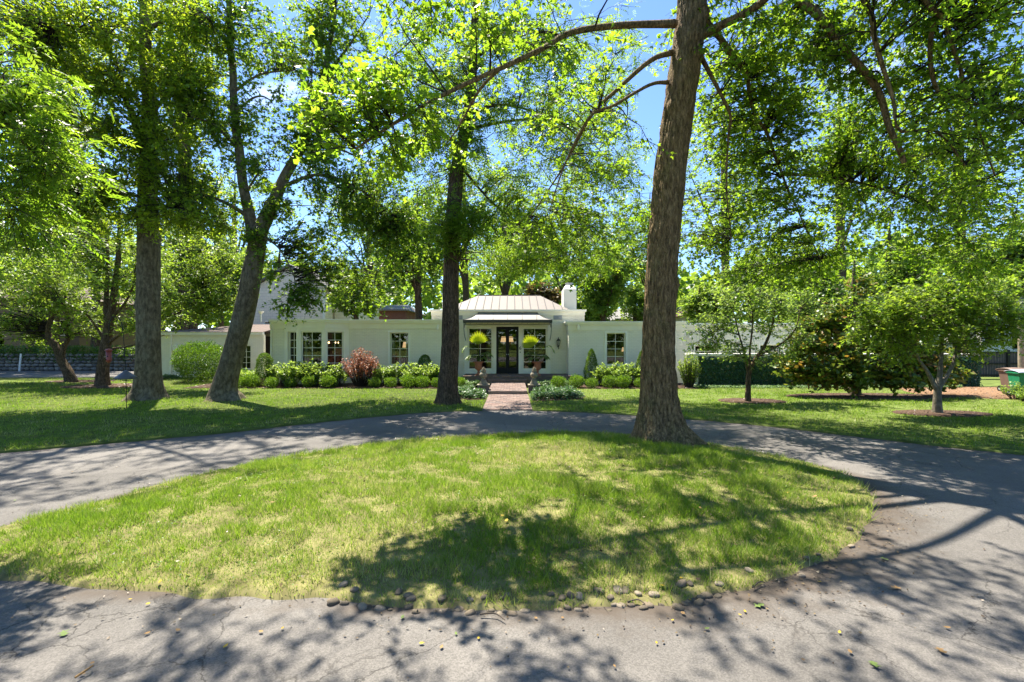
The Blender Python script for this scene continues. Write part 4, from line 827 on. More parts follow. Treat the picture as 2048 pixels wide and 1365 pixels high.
while z < 1.0:
    hrow = rs.uniform(.2, .3); x = -39.2+rs.uniform(0, .3)
    while x < -19.6:
        wd = rs.uniform(.28, .62); o = bpy.data.objects.new('stone', RK[rs.integers(len(RK))]); o.location = np.array((x+wd/2, 33.3+rs.uniform(-.03, .03), z+hrow/2))-org(sw)
        o.scale = (wd*.53, .16, hrow*.55); o.rotation_euler = (0, rs.normal()*.08, 0); link(o, sw); x += wd
    z += hrow; row += 1
# ivy clad garden wall at right
IVX0, IVX1, IVY, IVZ = px(1395, 21.9), 21.5, 21.9, 1.42
iw = thing('garden_wall', 'long garden wall covered in dark ivy with pale coping right of the oak', 'wall', (IVX0, IVY, 0))
box('wall_body', M_WALL, iw, IVX0, IVX1, IVY, IVY+.3, 0, IVZ); box('coping', M_BAND, iw, IVX0-.02, IVX1, IVY-.06, IVY+.36, IVZ+.002, IVZ+.10, bevel=.01)
box('end_pier', M_BAND, iw, px(1381, 21.8), IVX0-.02, IVY-.08, IVY+.4, 0, IVZ+.03); box('pier_cap', M_TRIM, iw, px(1380, 21.8)-.04, IVX0-.025, IVY-.13, IVY+.45, IVZ+.032, IVZ+.12, bevel=.012)
n = 15000; P = np.c_[RNG.uniform(IVX0+.05, IVX1, n), IVY-.03-np.abs(RNG.normal(size=n))*.05, RNG.uniform(.02, IVZ-.02, n)]
D = nrm(np.c_[RNG.normal(size=n)*.6, -.35+RNG.normal(size=n)*.2, -1+RNG.normal(size=n)*.3]); N = nrm(np.c_[RNG.normal(size=n)*.4, -1+RNG.normal(size=n)*.2, .5+RNG.normal(size=n)*.3])
leaf_obj('ivy', P, D, N, RNG.uniform(.08, .16, n), S_KITE, L_IVY, iw, fbm(P*1.2)*1.3-.15+RNG.normal(size=n)*.15)
n = 5200; t_ = RNG.uniform(IVX0-.3, 20, n); P = np.c_[t_, IVY-.12-RNG.uniform(0, 1, n)**1.2*(.75+.35*vnoise(np.c_[t_, t_*0, t_*0])), RNG.uniform(.03, .14, n)]
o = leaf_obj('ivy_groundcover', P, nrm(np.c_[RNG.normal(size=(n, 2)), RNG.normal(size=n)*.3]), nrm(np.c_[RNG.normal(size=(n, 2))*.4, np.ones(n)]), RNG.uniform(.06, .12, n), S_MAPLE, L_IVYL, None, RNG.uniform(0, 1, n)); tag(o, 'pale ivy groundcover along the foot of the ivy wall', 'groundcover', kind='stuff')
# black board fence at far right
fe = thing('black_fence', 'black timber fence with two panels beyond the carts at right', 'fence', (px(1990, 27), 27, 0))
fx0, fx1 = px(1935, 27), px(2120, 27)
for x in np.arange(fx0, fx1+.1, 2.3): box('post', M_BLACK, fe, x-.07, x+.07, 26.95, 27.09, 0, 1.6)
for z0, z1 in ((1.42, 1.5), (.78, .86), (.12, .2)): box('rail', M_BLACK, fe, fx0, fx1, 26.96, 27.02, z0, z1)
M_FB = plain('grey_black_board', (.06, .06, .062), .7, .2, noise=.3, scale=8)
for x in np.arange(fx0+.08, fx1-.1, .155): box('board', M_FB, fe, x, x+.14, 27.022, 27.045, .05, 1.42)
pl = thing('wooden_post', 'tall tan wooden post at the right edge behind the carts', 'post', (px(2043, 22), 22, 0)); MB().tube([(px(2043, 22), 22, 0), (px(2042, 22), 22, 1.5), (px(2041, 22), 22, 2.9)], [.12, .11, .10], 12).build('post', M_CREAM if False else plain('weathered_tan_wood', (.33, .27, .19), .9, .1, noise=.25, scale=9), pl)

# ================================================================== GARDEN ORNAMENTS AND SMALL THINGS
for k, (x, lab) in enumerate(((-1.14, 'left'), (.885, 'right'))):
    p = thing('brick_plinth', 'square brick plinth under the %s stone finial beside the walk' % lab, 'plinth', (x, 19.0, 0), 'brick plinths flanking the walk')
    for r in range(4): brick_course(p, x-.235, x+.235, 18.77, .02+r*.075, .02+r*.075+.068, rg, .46, .235 if r % 2 else .157)
    box('plinth_cap', M_STONE, p, x-.25, x+.25, 18.75, 19.25, .325, .37, bevel=.01); box('plinth_core', M_MORT, p, x-.22, x+.22, 18.785, 19.22, 0, .32)
    f = thing('stone_finial', 'weathered stone pineapple finial on the %s brick plinth' % lab, 'finial', (x, 19.0, .37), 'stone finials flanking the walk')
    b = MB(); c = (x, 19.0, 0)
    b.hexa([(x-.17, 18.83, .37), (x+.17, 18.83, .37), (x+.17, 19.17, .37), (x-.17, 19.17, .37), (x-.15, 18.85, .43), (x+.15, 18.85, .43), (x+.15, 19.15, .43), (x-.15, 19.15, .43)])
    b.hexa([(x-.14, 18.86, .43), (x+.14, 18.86, .43), (x+.14, 19.14, .43), (x-.14, 19.14, .43), (x-.085, 18.915, .56), (x+.085, 18.915, .56), (x+.085, 19.085, .56), (x-.085, 19.085, .56)])
    b.build('foot', M_STONE, f, bevel=.008)
    MB().lathe([(.085, .56), (.10, .575), (.075, .60), (.07, .63), (.12, .66), (.155, .71), (.16, .76), (.14, .81), (.10, .84), (.085, .855)], 20, c).build('urn_body', M_STONE, f, smooth=True)
    MB().lathe([(.085, .855), (.095, .87), (.1, .90), (.085, .94), (.06, .99), (.03, 1.04), (.005, 1.06)], 14, c).build('pineapple_top', M_STONE, f, smooth=True)
    n = 46; zz = np.linspace(.865, 1.03, n); th = np.arange(n)*2.4; rr = np.interp(zz, [.86, .9, .94, .99, 1.04], [.09, .1, .085, .06, .03])
    P = np.c_[x+rr*np.cos(th), 19+rr*np.sin(th), zz]; D = nrm(np.c_[np.cos(th)*.35, np.sin(th)*.35, np.ones(n)]); N = nrm(np.c_[np.cos(th), np.sin(th), np.zeros(n)+.2])
    leaf_obj('scales', P, D, N, .05, S_OVAL, M_STONE, f, np.zeros(n))
def urn(x, lab):
    t = thing('terracotta_urn', 'terracotta pedestal urn on the porch %s of the door holding a palm' % lab, 'urn', (x, 22.86, .44), 'terracotta urns by the door'); c = (x, 22.86, .44)
    MB().box(x-.15, x+.15, 22.71, 23.01, .441, .485).build('foot', M_TERRA, t, bevel=.008)
    MB().lathe([(.12, .045), (.125, .06), (.10, .09), (.065, .13), (.055, .18), (.065, .21), (.055, .23), (.10, .27), (.16, .32), (.185, .40), (.175, .50), (.18, .58), (.20, .62)], 24, c).build('urn_body', M_TERRA, t, smooth=True)
    MB().lathe([(.20, .62), (.265, .635), (.275, .65), (.265, .675), (.225, .68), (.21, .655), (.02, .65)], 24, c).build('rim', M_TERRA, t, smooth=True)
    return t
def palm(x, lab, tilt, seed, flip):
    rng = np.random.default_rng(seed); base = np.array((x, 22.86, 1.08)); t = thing('potted_palm', 'potted palm with one bright fan frond in the %s urn' % lab, 'palm', tuple(base), 'palms in the urns by the door')
    def stem(pts, r0, r1): c = catmull(pts, 12); v, q = tubes(c[None], np.linspace(r0, r1, 12)[None], 6); mesh_obj('stem', mkmesh('stem', v-base, quads=q, mat=L_PALMD, smooth=True, attr=np.full(len(q), .4)), t); return c
    # fan frond
    tip = base+np.array((tilt*.5, -.1, .86 if tilt == 0 else .72)); stem([base, base+np.array((tilt*.1, -.02, .4)), tip], .022, .012)
    n = 24; a = np.linspace(-1.15, 1.15, n)+tilt*.75; fl = .68*(1-.22*np.abs(a-tilt*.75)/1.1)
    D = np.c_[np.sin(a), np.full(n, -.12), np.cos(a)]; N = np.c_[np.sin(a)*.1+np.where(np.arange(n) % 2, .35, -.35), -np.ones(n), np.zeros(n)+.15]
    sh = (np.array([(-.015, 0, 0), (.015, 0, 0), (.06, .55, 0), (.03, .8, -.02), (0, 1, -.05), (-.03, .8, -.02), (-.06, .55, 0)], float), np.array([(0, 1, 2), (0, 2, 6), (6, 2, 3), (6, 3, 5), (5, 3, 4)]))
    leaf_obj('fan_frond', np.repeat(tip[None], n, 0), D, nrm(N), fl, sh, L_PALM, t, rng.uniform(.4, 1, n))
    # arching feather fronds
    for k, (ax, ay, h, ln) in enumerate([(-1, -.2, .8, .75), (.95, -.25, .5, .6), (-.75, -.4, .3, .5), (.7, -.45, .25, .5), (.4, .45, .45, .5), (-1, .1, .35, .5)]):
        ax *= flip; d = nrm(np.array([ax, ay, 0])); p = [base, base+d*ln*.3+UP*h*.75, base+d*ln*.75+UP*h*1.0, base+d*ln+UP*h*.8]; c = stem(p, .012, .004)
        i = np.repeat(np.arange(4, 12), 4); cc = c[i]+rng.normal(size=(len(i), 3))*.01; tg = nrm(np.gradient(c, axis=0))[i]; sd = np.where(np.arange(len(i)) % 2, 1., -1.)[:, None]; X = nrm(np.cross(tg, UP))
        leaf_obj('feather_frond', cc, nrm(tg*.6+X*sd*.9-UP*.35+rng.normal(size=cc.shape)*.12), nrm(UP+rng.normal(size=cc.shape)*.3), rng.uniform(.2, .34, len(i)), (S_LANCE[0]*np.array([.55, 1, 1]), S_LANCE[1]), L_PALMD, t, rng.uniform(.1, 1, len(i)))
urn(-1.61, 'left'); palm(-1.61, 'left', 0, 5, 1); urn(1.23, 'right'); palm(1.23, 'right', -.55, 6, -1)
# wall lantern
lx, ly = px(1117, 24.05), 24.05; t = thing('wall_lantern', 'ornate dark bronze wall lantern right of the entrance', 'lantern', (lx, YC, 2.0))
M_BRZ = plain('dark_bronze', (.05, .045, .035), .45, .5, metal=.4, noise=.2)
MB().lathe([(.008, 1.70), (.02, 1.73), (.012, 1.77), (.03, 1.82), (.05, 1.86), (.055, 1.88)], 8, (lx, ly, 0)).build('tail', M_BRZ, t); MB().lathe([(.105, 2.10), (.115, 2.115), (.09, 2.15), (.06, 2.19), (.03, 2.21), (.03, 2.23), (.015, 2.25), (.02, 2.27), (.002, 2.30)], 8, (lx, ly, 0)).build('cap', M_BRZ, t)
MB().lathe([(.05, 1.88), (.095, 2.10)], 6, (lx, ly, 0)).build('glass', plain('seeded_lantern_glass', (.5, .5, .45), .2, .6, noise=.15), t)
lb = MB()
for k in range(6): a = 2*math.pi*(k+.5)/6; lb.tube([(lx+.056*math.cos(a), ly+.056*math.sin(a), 1.87), (lx+.102*math.cos(a), ly+.102*math.sin(a), 2.11)], .008, 4)
lb.build('cage', M_BRZ, t); MB().tube(catmull([(lx, YC-.01, 1.92), (lx, YC-.08, 1.86), (lx, ly+.02, 1.84)], 8), .012, 6).box(lx-.04, lx+.04, YC-.02, YC-.002, 1.8, 2.05).build('bracket', M_BRZ, t)
# feeder pole with baffle, hanging feeder
b0 = gr(253, 820); hp = thing('feeder_pole', 'slim black shepherd hook pole with grey cone baffle in the left lawn', 'pole', tuple(b0*[1, 1, 0])); bx_, by_ = b0[0], b0[1]
MB().tube(catmull([(bx_, by_, 0), (bx_-.02, by_, 1.0), (bx_-.1, by_, 2.3), (bx_-.2, by_, 2.75), (bx_-.4, by_, 2.85), (bx_-.52, by_, 2.65), (bx_-.54, by_, 2.45)], 40), .011, 6).build('pole', M_BLACK, hp)
MB().lathe([(.02, 1.22), (.03, 1.2), (.20, 1.06), (.33, .955), (.32, .95), (.19, 1.045)], 24, (bx_-.02, by_, 0)).build('baffle', M_GREYM, hp, smooth=True)
fx, fy = bx_-.54, by_; fd = thing('bird_feeder', 'red cylindrical bird feeder hanging from the hook at left', 'bird feeder', (fx, fy, 1.5))
MB().tube([(fx, fy, 1.85), (fx, fy, 2.46)], .004, 4).build('hanging_wire', M_BLACK, fd); MB().lathe([(.075, 1.5), (.08, 1.52), (.07, 1.54), (.072, 1.80)], 18, (fx, fy, 0)).build('seed_tube', M_RED, fd, smooth=True)
MB().lathe([(.105, 1.80), (.10, 1.825), (.05, 1.86), (.01, 1.87)], 18, (fx, fy, 0)).build('feeder_roof', M_RED, fd, smooth=True); MB().lathe([(.03, 1.44), (.06, 1.47), (.078, 1.5)], 16, (fx, fy, 0)).build('feeder_base', M_RED, fd)
for s in (-1, 1): MB().tube([(fx+s*.07, fy, 1.62), (fx+s*.15, fy, 1.615)], .006, 5).build('perch', M_STEEL, fd); MB().tube([(fx+s*.02, fy-.074, 1.58+.05*s), (fx+s*.02, fy-.078, 1.58+.05*s)], .02, 8).build('feeding_port', M_BLACK, fd)
# wheeled carts
def cart(name, label, c, rz, body, lid, emblem=False, s=1.0):
    t = thing(name, label, 'bin', (*c, .03), rz=rz)
    def bb(mb, nm, m, par=None, **k):
        o = ORG[t.name]; ORG[t.name] = np.zeros(3); r = mb.build(nm, m, par or t, **k); ORG[t.name] = o; return r
    b = bb(MB().hexa([(-.25*s, -.28*s, .06), (.25*s, -.28*s, .06), (.25*s, .22*s, .06), (-.25*s, .22*s, .06), (-.31*s, -.40*s, .88*s), (.31*s, -.40*s, .88*s), (.31*s, .33*s, .88*s), (-.31*s, .33*s, .88*s)]), 'cart_body', body, bevel=.03)
    bb(MB().hexa([(-.34*s, -.43*s, .84*s), (.34*s, -.43*s, .84*s), (.34*s, .36*s, .84*s), (-.34*s, .36*s, .84*s), (-.345*s, -.435*s, .90*s), (.345*s, -.435*s, .90*s), (.345*s, .365*s, .90*s), (-.345*s, .365*s, .90*s)]), 'rim', body, bevel=.012)
    l = MB(); n = 9
    vs_ = [(x*s*.36, (-.46+.86*j/(n-1))*s, (.905+.10*math.sin(math.pi*j/(n-1))**.7*(1-.35*abs(x)**3))*s) for j in range(n) for x in (-1, -.7, 0, .7, 1)]
    l.add(vs_, [(j*5+i, j*5+i+1, j*5+i+6, j*5+i+5) for j in range(n-1) for i in range(4)]); o = bb(l, 'lid', lid, smooth=True); so_ = o.modifiers.new('solid', 'SOLIDIFY'); so_.thickness = .02
    bb(MB().tube([(-.27*s, .42*s, .86*s), (.27*s, .42*s, .86*s)], .016, 8), 'handle', body)
    for sx in (-1, 1): w_ = bb(MB().tube([(sx*.25*s, .24*s, .12), (sx*.31*s, .24*s, .12)], .125, 20), 'wheel', M_RUBBER); bb(MB().tube([(sx*.24*s, .24*s, .12), (sx*.318*s, .24*s, .12)], .05, 12), 'hub', M_VENT, w_)
    if emblem:
        e = MB()
        for k in range(9):
            a = math.radians(-72+18*k); r = .11*(1-.25*abs(k-4)/4); x1_, z1_ = math.sin(a)*r, math.cos(a)*r
            def pt(x, z): return (x, -.28-.12*(z-.06)/(.82)-.012-.004*(k % 2), z)
            e.add([pt(-.005, .55), pt(x1_*.55+.018*math.cos(a), .55+z1_*.55-.018*math.sin(a)), pt(x1_, .55+z1_), pt(x1_*.55-.018*math.cos(a), .55+z1_*.55+.018*math.sin(a))], [(0, 1, 2, 3)])
        e.add([(-.13, -.2835-.06, .50), (.13, -.2835-.06, .50), (.13, -.287-.06, .53), (-.13, -.287-.06, .53)], [(0, 1, 2, 3)])
        bb(e, 'emblem', M_TRIM)
    return t
cart('wheeled_bin', 'green wheeled cart with white emblem and grey lid at right edge', (px(2047, 17.6), 17.6), -.35, M_BIN, M_LID, True, 1.02)
cart('wheeled_bin', 'brown wheeled cart standing behind the green one', (px(2027, 19.2), 19.2), -.15, M_BINB, M_BINB, False, 1.0)

# cobbles along the near edge of the island, stone by stone
ce = thing('cobble_edging', 'row of small rounded cobbles along the near edge of the grass island', 'edging', (.5, 3.8, 0)); rc = np.random.default_rng(5)
CR = []
for m in M_COB:
    for r in [rock(rc, 2) for _ in range(3)]: r.materials.append(m); CR.append(r)
edge = [p for p in ISL if p[1] < 5.6 and p[0] > -1.7]; edge = np.array(sorted(edge, key=lambda p: math.atan2(p[1]-CTR[1], p[0]-CTR[0])))
ln = np.r_[0, np.cumsum(np.linalg.norm(np.diff(edge, axis=0), axis=1))]
s_ = 0.0
while s_ < ln[-1]:
    wd = rc.uniform(.03, .10); p = np.array([np.interp(s_, ln, edge[:, 0]), np.interp(s_, ln, edge[:, 1])])
    f_ = s_/ln[-1]
    if rc.uniform() < (.5 if f_ < .6 else .2):
        off = rc.normal()*.03; q = p+nrm((CTR-p)[None])[0]*(off+.0)
        o = bpy.data.objects.new('cobble', CR[rc.integers(9)]); o.location = np.array((*q, -.018+rc.uniform(0, .014)))-org(ce); o.scale = (wd*.52, wd*.52*rc.uniform(.55, 1.0), wd*.34*rc.uniform(.7, 1.1)); o.rotation_euler = (rc.normal()*.15, rc.normal()*.15, rc.normal()*.5+.25*p[0]); link(o, ce)
        if rc.uniform() < .4:
            q = p+nrm((CTR-p)[None])[0]*rc.uniform(.09, .2); o = bpy.data.objects.new('cobble', CR[rc.integers(9)]); o.location = np.array((*q, .03))-org(ce); k = rc.uniform(.03, .055); o.scale = (k, k*.75, k*.5); o.rotation_euler = (rc.normal()*.2, rc.normal()*.2, rc.uniform(0, 3)); link(o, ce)
    s_ += wd*.95
# fallen leaves: (photo place) -> ground
def leafmesh(m, oak, seed):
    rng = np.random.default_rng(seed); sv, st_ = (S_OAK if oak else S_OVAL); V = sv.copy(); V[:, 1] -= .45; V[:, 2] = .06*np.sin(V[:, 0]*4+seed)+.1*V[:, 1]**2+.05+rng.normal(size=len(V))*.015
    return mkmesh('fallen_leaf', V, tris=st_, mat=m)
FL = {(c, k): leafmesh(L_FALL[c], k, c+3*k) for c in range(3) for k in (0, 1)}
names = {0: 'yellow', 1: 'tan', 2: 'green'}
spots = [(127, 1267, 2, 1), (295, 1268, 1, 0), (296, 1209, 0, 0), (356, 1262, 1, 0), (451, 1294, 0, 0), (522, 1265, 1, 0), (565, 1258, 0, 0), (165, 1350, 1, 0), (185, 1328, 1, 0), (24, 1238, 1, 0), (260, 1200, 0, 0),
         (883, 1296, 1, 0), (957, 1278, 0, 0), (843, 1288, 0, 0), (912, 1269, 2, 0), (1229, 1334, 1, 0), (1072, 1238, 1, 0), (1125, 1237, 1, 0), (805, 1236, 2, 0),
         (1313, 1287, 0, 0), (1345, 1242, 0, 0), (1366, 1228, 1, 0), (1480, 1231, 0, 0), (1490, 1224, 0, 0), (1516, 1213, 2, 1), (1380, 1201, 0, 0), (1679, 1266, 0, 0), (1766, 1118, 2, 1), (1794, 1177, 1, 1), (1655, 1124, 0, 0), (1795, 1106, 1, 0), (1777, 1070, 0, 0), (1757, 1008, 0, 0), (1414, 1259, 2, 0), (1750, 1332, 2, 1), (1880, 1301, 1, 1), (1967, 1033, 1, 0), (1895, 1257, 1, 0), (1700, 1305, 1, 0), (1640, 1165, 0, 0), (1773, 910, 2, 0), (450, 960, 0, 0), (86, 932, 2, 0), (145, 945, 1, 0), (30, 1002, 2, 0), (350, 934, 2, 0)]
rl = np.random.default_rng(2)
def zone(x, y):
    if y < 1000: return 'on the far side of the drive'
    if x > 1600: return 'on the drive right of the island'
    if y > 1255: return 'on near asphalt' + (' at the lower left' if x < 700 else ' in the middle' if x < 1250 else ' at the lower right')
    return 'close to the near edge of the island'
spots.sort()
kinds = [((c, k), zone(x, y)) for x, y, c, k in spots]
for i, (x, y, c, k) in enumerate(spots):
    p = gr(x, y); me_ = kinds[i]; same = [j for j in range(len(spots)) if kinds[j] == me_]
    nm = ('fallen %s oak leaf' if k else 'small fallen %s leaf') % names[c]
    lab = '%s %s' % (nm, me_[1]) if len(same) == 1 else '%s, %s from left, %s' % (nm, ordinal(same.index(i)), me_[1])
    o = bpy.data.objects.new('fallen_leaf', FL[(c, k)]); s = rl.uniform(.07, .09) if k else rl.uniform(.028, .048); o.scale = (s, s, s*.8); o.location = (p[0], p[1], .006); o.rotation_euler = (rl.normal()*.12, rl.normal()*.12, rl.uniform(0, 6.28)); link(o); tag(o, lab, 'leaf', 'fallen %s%s leaves on the driveway' % (names[c], ' oak' if k else ''))
gsp = [(1390, 1010, 1), (1365, 1003, 1), (1400, 1015, 1), (1575, 979, 0), (1630, 982, 1), (1362, 1134, 0), (1325, 1148, 0), (1005, 1035, 0), (1013, 1043, 0), (837, 1106, 0), (1058, 1112, 0), (545, 1010, 1), (120, 1090, 0), (320, 1140, 0)]
gsp.sort(); gk = {0: 0, 1: 0}
for x, y, c in gsp:
    gk[c] += 1
    p = gr(x, y, .15); o = bpy.data.objects.new('fallen_leaf', FL[(c, 0)]); s = rl.uniform(.04, .07); o.scale = (s, s, s); d_ = distpoly(p[None], ISL)[0]; o.location = (p[0], p[1], float(island_z(d_))+.03); o.rotation_euler = (rl.normal()*.15, rl.normal()*.15, rl.uniform(0, 6.28)); link(o); tag(o, 'dry %s leaf on the island turf, %s of its colour from left' % (names[c], ordinal(gk[c]-1)), 'leaf', 'dry %s leaves on the island' % names[c])
for k, (a, b, lab) in enumerate((((1255, 1209), (1290, 1213), 'thin dead twig at the island edge by the cobbles'), ((960, 1234), (1010, 1246), 'thin curved twig on the asphalt below the cobbles'), ((150, 1362), (185, 1338), 'dry stalk on the asphalt at the lower left'), ((1505, 1180), (1530, 1170), 'short dead twig by the cobbles at right'))):
    p, q = gr(*a), gr(*b); tw = MB().tube(catmull([p+UP*.02, (p+q)/2+np.array((.02, .03, .03)), q+UP*.02], 8), np.linspace(.007, .004, 8), 6).build('twig', M_BTWIG if k != 2 else L_FALL[1]); tag(tw, lab, 'twig')

# dead leaf crumbs, acorn caps and grit washed up along the island edge
rb = np.random.default_rng(77); i_ = rb.integers(0, len(ISL), 6000); P = ISL[i_]+nrm(ISL[i_]-CTR)*(np.abs(rb.normal(size=(6000, 1)))*.28+.01)+rb.normal(size=(6000, 2))*.05; P = P[(P[:, 1] < 8)]
keep = rb.uniform(size=len(P)) < .10+.6*sstep(.5, 3.5, P[:, 0])*sstep(7.5, 5, P[:, 1]); P = P[keep]; Q_ = np.c_[rb.uniform(-7, 8, 900), rb.uniform(2.6, 14, 900)**1.0]; Q_ = Q_[~inpoly(Q_, ISL) & ~inpoly(Q_, LAWN_L) & ~inpoly(Q_, LAWN_R)]; P = np.vstack([P, Q_]); k_ = len(P)
o = leaf_obj('leaf_litter', np.c_[P, np.full(k_, .006)], nrm(np.c_[rb.normal(size=(k_, 2)), rb.normal(size=k_)*.15]), nrm(np.c_[rb.normal(size=(k_, 2))*.35, np.ones(k_)]), rb.uniform(.008, .03, k_), S_OVAL, leafmat('litter', [(0, (.03, .02, .012)), (.6, (.1, .065, .035)), (1, (.22, .16, .08))], [(0, (.03, .02, .01)), (1, (.1, .07, .03))], .1), None, rb.uniform(0, 1, k_)); tag(o, 'crumbs of dead leaves and grit along the island edge', 'leaf litter', kind='stuff')

# ================================================================== GRASS
def blades(name, label, poly, n, hmin, hmax, wd, zfun, seed, avoid=(), dry=.0, dens=None):
    rng = np.random.default_rng(seed); lo, hi = poly.min(0)[:2], poly.max(0)[:2]; lo = np.maximum(lo, (-26, 0)); hi = np.minimum(hi, (24, 27))
    P = rng.uniform(lo, hi, (int(n*2.2), 2)); 
    if dens is not None: P = P[rng.uniform(size=len(P)) < dens(P)]
    P = P[np.abs(P[:, 0]) < P[:, 1]*1.1+1.0]
    P = P[inpoly(P, poly)]
    for q in avoid: P = P[~inpoly(P, q)]
    d = distpoly(P, poly); 
    ok = (d > .03*rng.uniform(size=len(P)))
    P, d = P[ok][:n], d[ok][:n]; m = len(P); pn = np.c_[P, np.zeros(m)]
    n1 = fbm(pn*.9+seed); n2 = fbm(pn*4.+3+seed); dr = np.clip(sstep(.44, .66, n1*.55+n2*.45)*1.1+dry*sstep(.5, 0, d)*1.2, 0, 1)
    bald = rng.uniform(size=m) < .75*np.clip(dr*1.1-.35, 0, .7)+.3*sstep(.25, 0, d)
    P, d, dr = P[~bald], d[~bald], dr[~bald]; m = len(P)
    h = rng.uniform(hmin, hmax, m)*(.45+1.1*sstep(.3, .7, n2[~bald]))*np.where(rng.uniform(size=m) < .03, 1.5, 1); th = rng.uniform(0, 6.28, m); lean = np.abs(rng.normal(size=m))*.55+.15
    Z = zfun(P, d); ph = rng.uniform(0, 6.28, m); w_ = wd*rng.uniform(.7, 1.3, m)*(.6+.07*P[:, 1])
    b = np.c_[P, Z-.01]; s = np.c_[np.cos(th), np.sin(th), np.zeros(m)]*w_[:, None]*.5
    tip = b+np.c_[np.cos(ph)*lean*h, np.sin(ph)*lean*h, h]
    V = np.stack([b-s, b+s, tip], 1).reshape(-1, 3); v = np.clip(.29+rng.normal(size=m)*.16+(dr*.42)*(rng.uniform(size=m) < .8), 0, 1)
    o = mesh_obj(name, mkmesh(name, V, tris=np.arange(3*m).reshape(-1, 3), mat=L_GRASS, attr=v)); return tag(o, label, 'grass', kind='stuff')
def iz(P, d): return island_z(d)+(fbm(np.c_[P*1.3, np.zeros(len(P))])-.5)*.03*sstep(0, .4, d)
blades('grass', 'mown green and straw coloured grass of the island', ISL, 270000, .035, .085, .0075, iz, 1, dry=.5, dens=lambda P: np.clip(1.25-.075*P[:, 1], .35, 1))
cov = BEDS
blades('grass', 'shaded mown grass of the left front lawn', LAWN_L, 200000, .035, .07, .011, lambda P, d: np.full(len(P), LZ), 2, avoid=cov, dens=lambda P: np.clip(1.35-.045*P[:, 1], .3, 1))
blades('grass', 'mown grass of the right front lawn', LAWN_R, 170000, .035, .07, .011, lambda P, d: np.full(len(P), LZ), 3, avoid=cov, dens=lambda P: np.clip(1.35-.045*P[:, 1], .3, 1))

rk_ = np.random.default_rng(55); P = rk_.uniform((-6, 3.6), (4.8, 11), (26000, 2)); P = P[inpoly(P, ISL)]; d_ = distpoly(P, ISL); P = P[(vnoise(np.c_[P*1.6, np.full(len(P), 2.)]) > .68) & (d_ > .1)]; d_ = distpoly(P, ISL); k_ = len(P)
o = leaf_obj('clover', np.c_[P, iz(P, d_)+rk_.uniform(.02, .06, k_)], nrm(np.c_[rk_.normal(size=(k_, 2)), rk_.normal(size=k_)*.2]), nrm(np.c_[rk_.normal(size=(k_, 2))*.4, np.ones(k_)]), rk_.uniform(.012, .026, k_), S_OVAL, L_BOX, None, rk_.uniform(.2, 1, k_)); tag(o, 'patches of low clover in the turf of the island', 'clover', kind='stuff')
P = rk_.uniform((-6, 3.6), (4.8, 11), (700, 2)); P = P[inpoly(P, ISL)]; d_ = distpoly(P, ISL); k_ = len(P)
o = leaf_obj('leaf_litter', np.c_[P, iz(P, d_)+.045], nrm(np.c_[rk_.normal(size=(k_, 2)), rk_.normal(size=k_)*.3]), nrm(np.c_[rk_.normal(size=(k_, 2))*.5, np.ones(k_)]), rk_.uniform(.015, .045, k_), S_OVAL, MATS['litter'], None, rk_.uniform(.4, 1, k_)); tag(o, 'crumbs of dead leaves scattered over the turf of the island', 'leaf litter', kind='stuff')

# ================================================================== SHRUBS
def dome(name, rx, ry, rz, n, ls, shape, m, seed, cone=0, lump=.25, stem=True, thick=.16):
    """clipped shrub around the origin: (stems mesh, foliage mesh)"""
    rng = np.random.default_rng(seed); u = nrm(rng.normal(size=(n, 3))); 
    k = 1-np.abs(rng.normal(size=n))*thick; k *= 1+lump*(fbm(u*2.4+seed)-.5)*2
    if cone:
        z = rng.uniform(0, 1, n)**1.15; th = rng.uniform(0, 6.28, n); pr = np.interp(z, [0, .12, .35, .7, .9, 1], [.75, .95, 1, .68, .36, .06]) if cone == 1 else np.interp(z, [0, .15, .5, .8, .95, 1], [.8, .95, 1, .8, .45, .1])
        lum = 1+lump*(fbm(np.c_[np.cos(th)*1.6, np.sin(th)*1.6, z*5]+seed)-.5)*2; r = pr*(1-np.abs(rng.normal(size=n))*thick)*lum
        P = np.c_[rx*r*np.cos(th), ry*r*np.sin(th), rz*z]; O = nrm(np.c_[np.cos(th), np.sin(th), np.full(n, .5)])
    else:
        P = u*k[:, None]*np.array([rx, ry, rz/2])+np.array([0, 0, rz/2]); O = u
    P[:, 2] = np.maximum(P[:, 2], .02)
    D = nrm(O*.7+UP*.7+rng.normal(size=(n, 3))*.6); N = nrm(O+UP*.4+rng.normal(size=(n, 3))*.6)
    V, T, kk = leaf_arrays(P, D, N, ls*rng.uniform(.6, 1.2, n), shape); v = .4+.35*(fbm(P*5/max(rz, .4))-.5)*2+rng.normal(size=n)*.18
    fo = mkmesh(name+'_foliage', V, tris=T, mat=m, attr=np.repeat(np.clip(v, 0, 1), kk))
    ns = 14; e = nrm(rng.normal(size=(ns, 3))*np.array([1, 1, .3])+UP*.6)*np.array([rx, ry, rz])*.75; B = np.linspace(0, 1, 5)[None, :, None]*e[:, None]+np.zeros((ns, 5, 3)); v_, q_ = tubes(B, np.broadcast_to(np.linspace(.014, .005, 5), (ns, 5)), 4)
    return mkmesh(name+'_stems', v_, quads=q_, mat=M_BDTWIG), fo
def put(name, label, cat, meshes, loc, rz=0, sc=1, group=None):
    t = thing(name, label, cat, tuple(loc), group, rz); t.scale = (sc, sc, sc)
    a = mesh_obj('stems', meshes[0], t); b = mesh_obj('foliage', meshes[1], t); a['kind'] = 'stuff'; b['kind'] = 'stuff'; return t
BX = [dome('boxwood', .36, .36, .60, 2600, .055, S_KITE, L_BOX, 20+i, lump=.45, thick=.24) for i in range(3)]
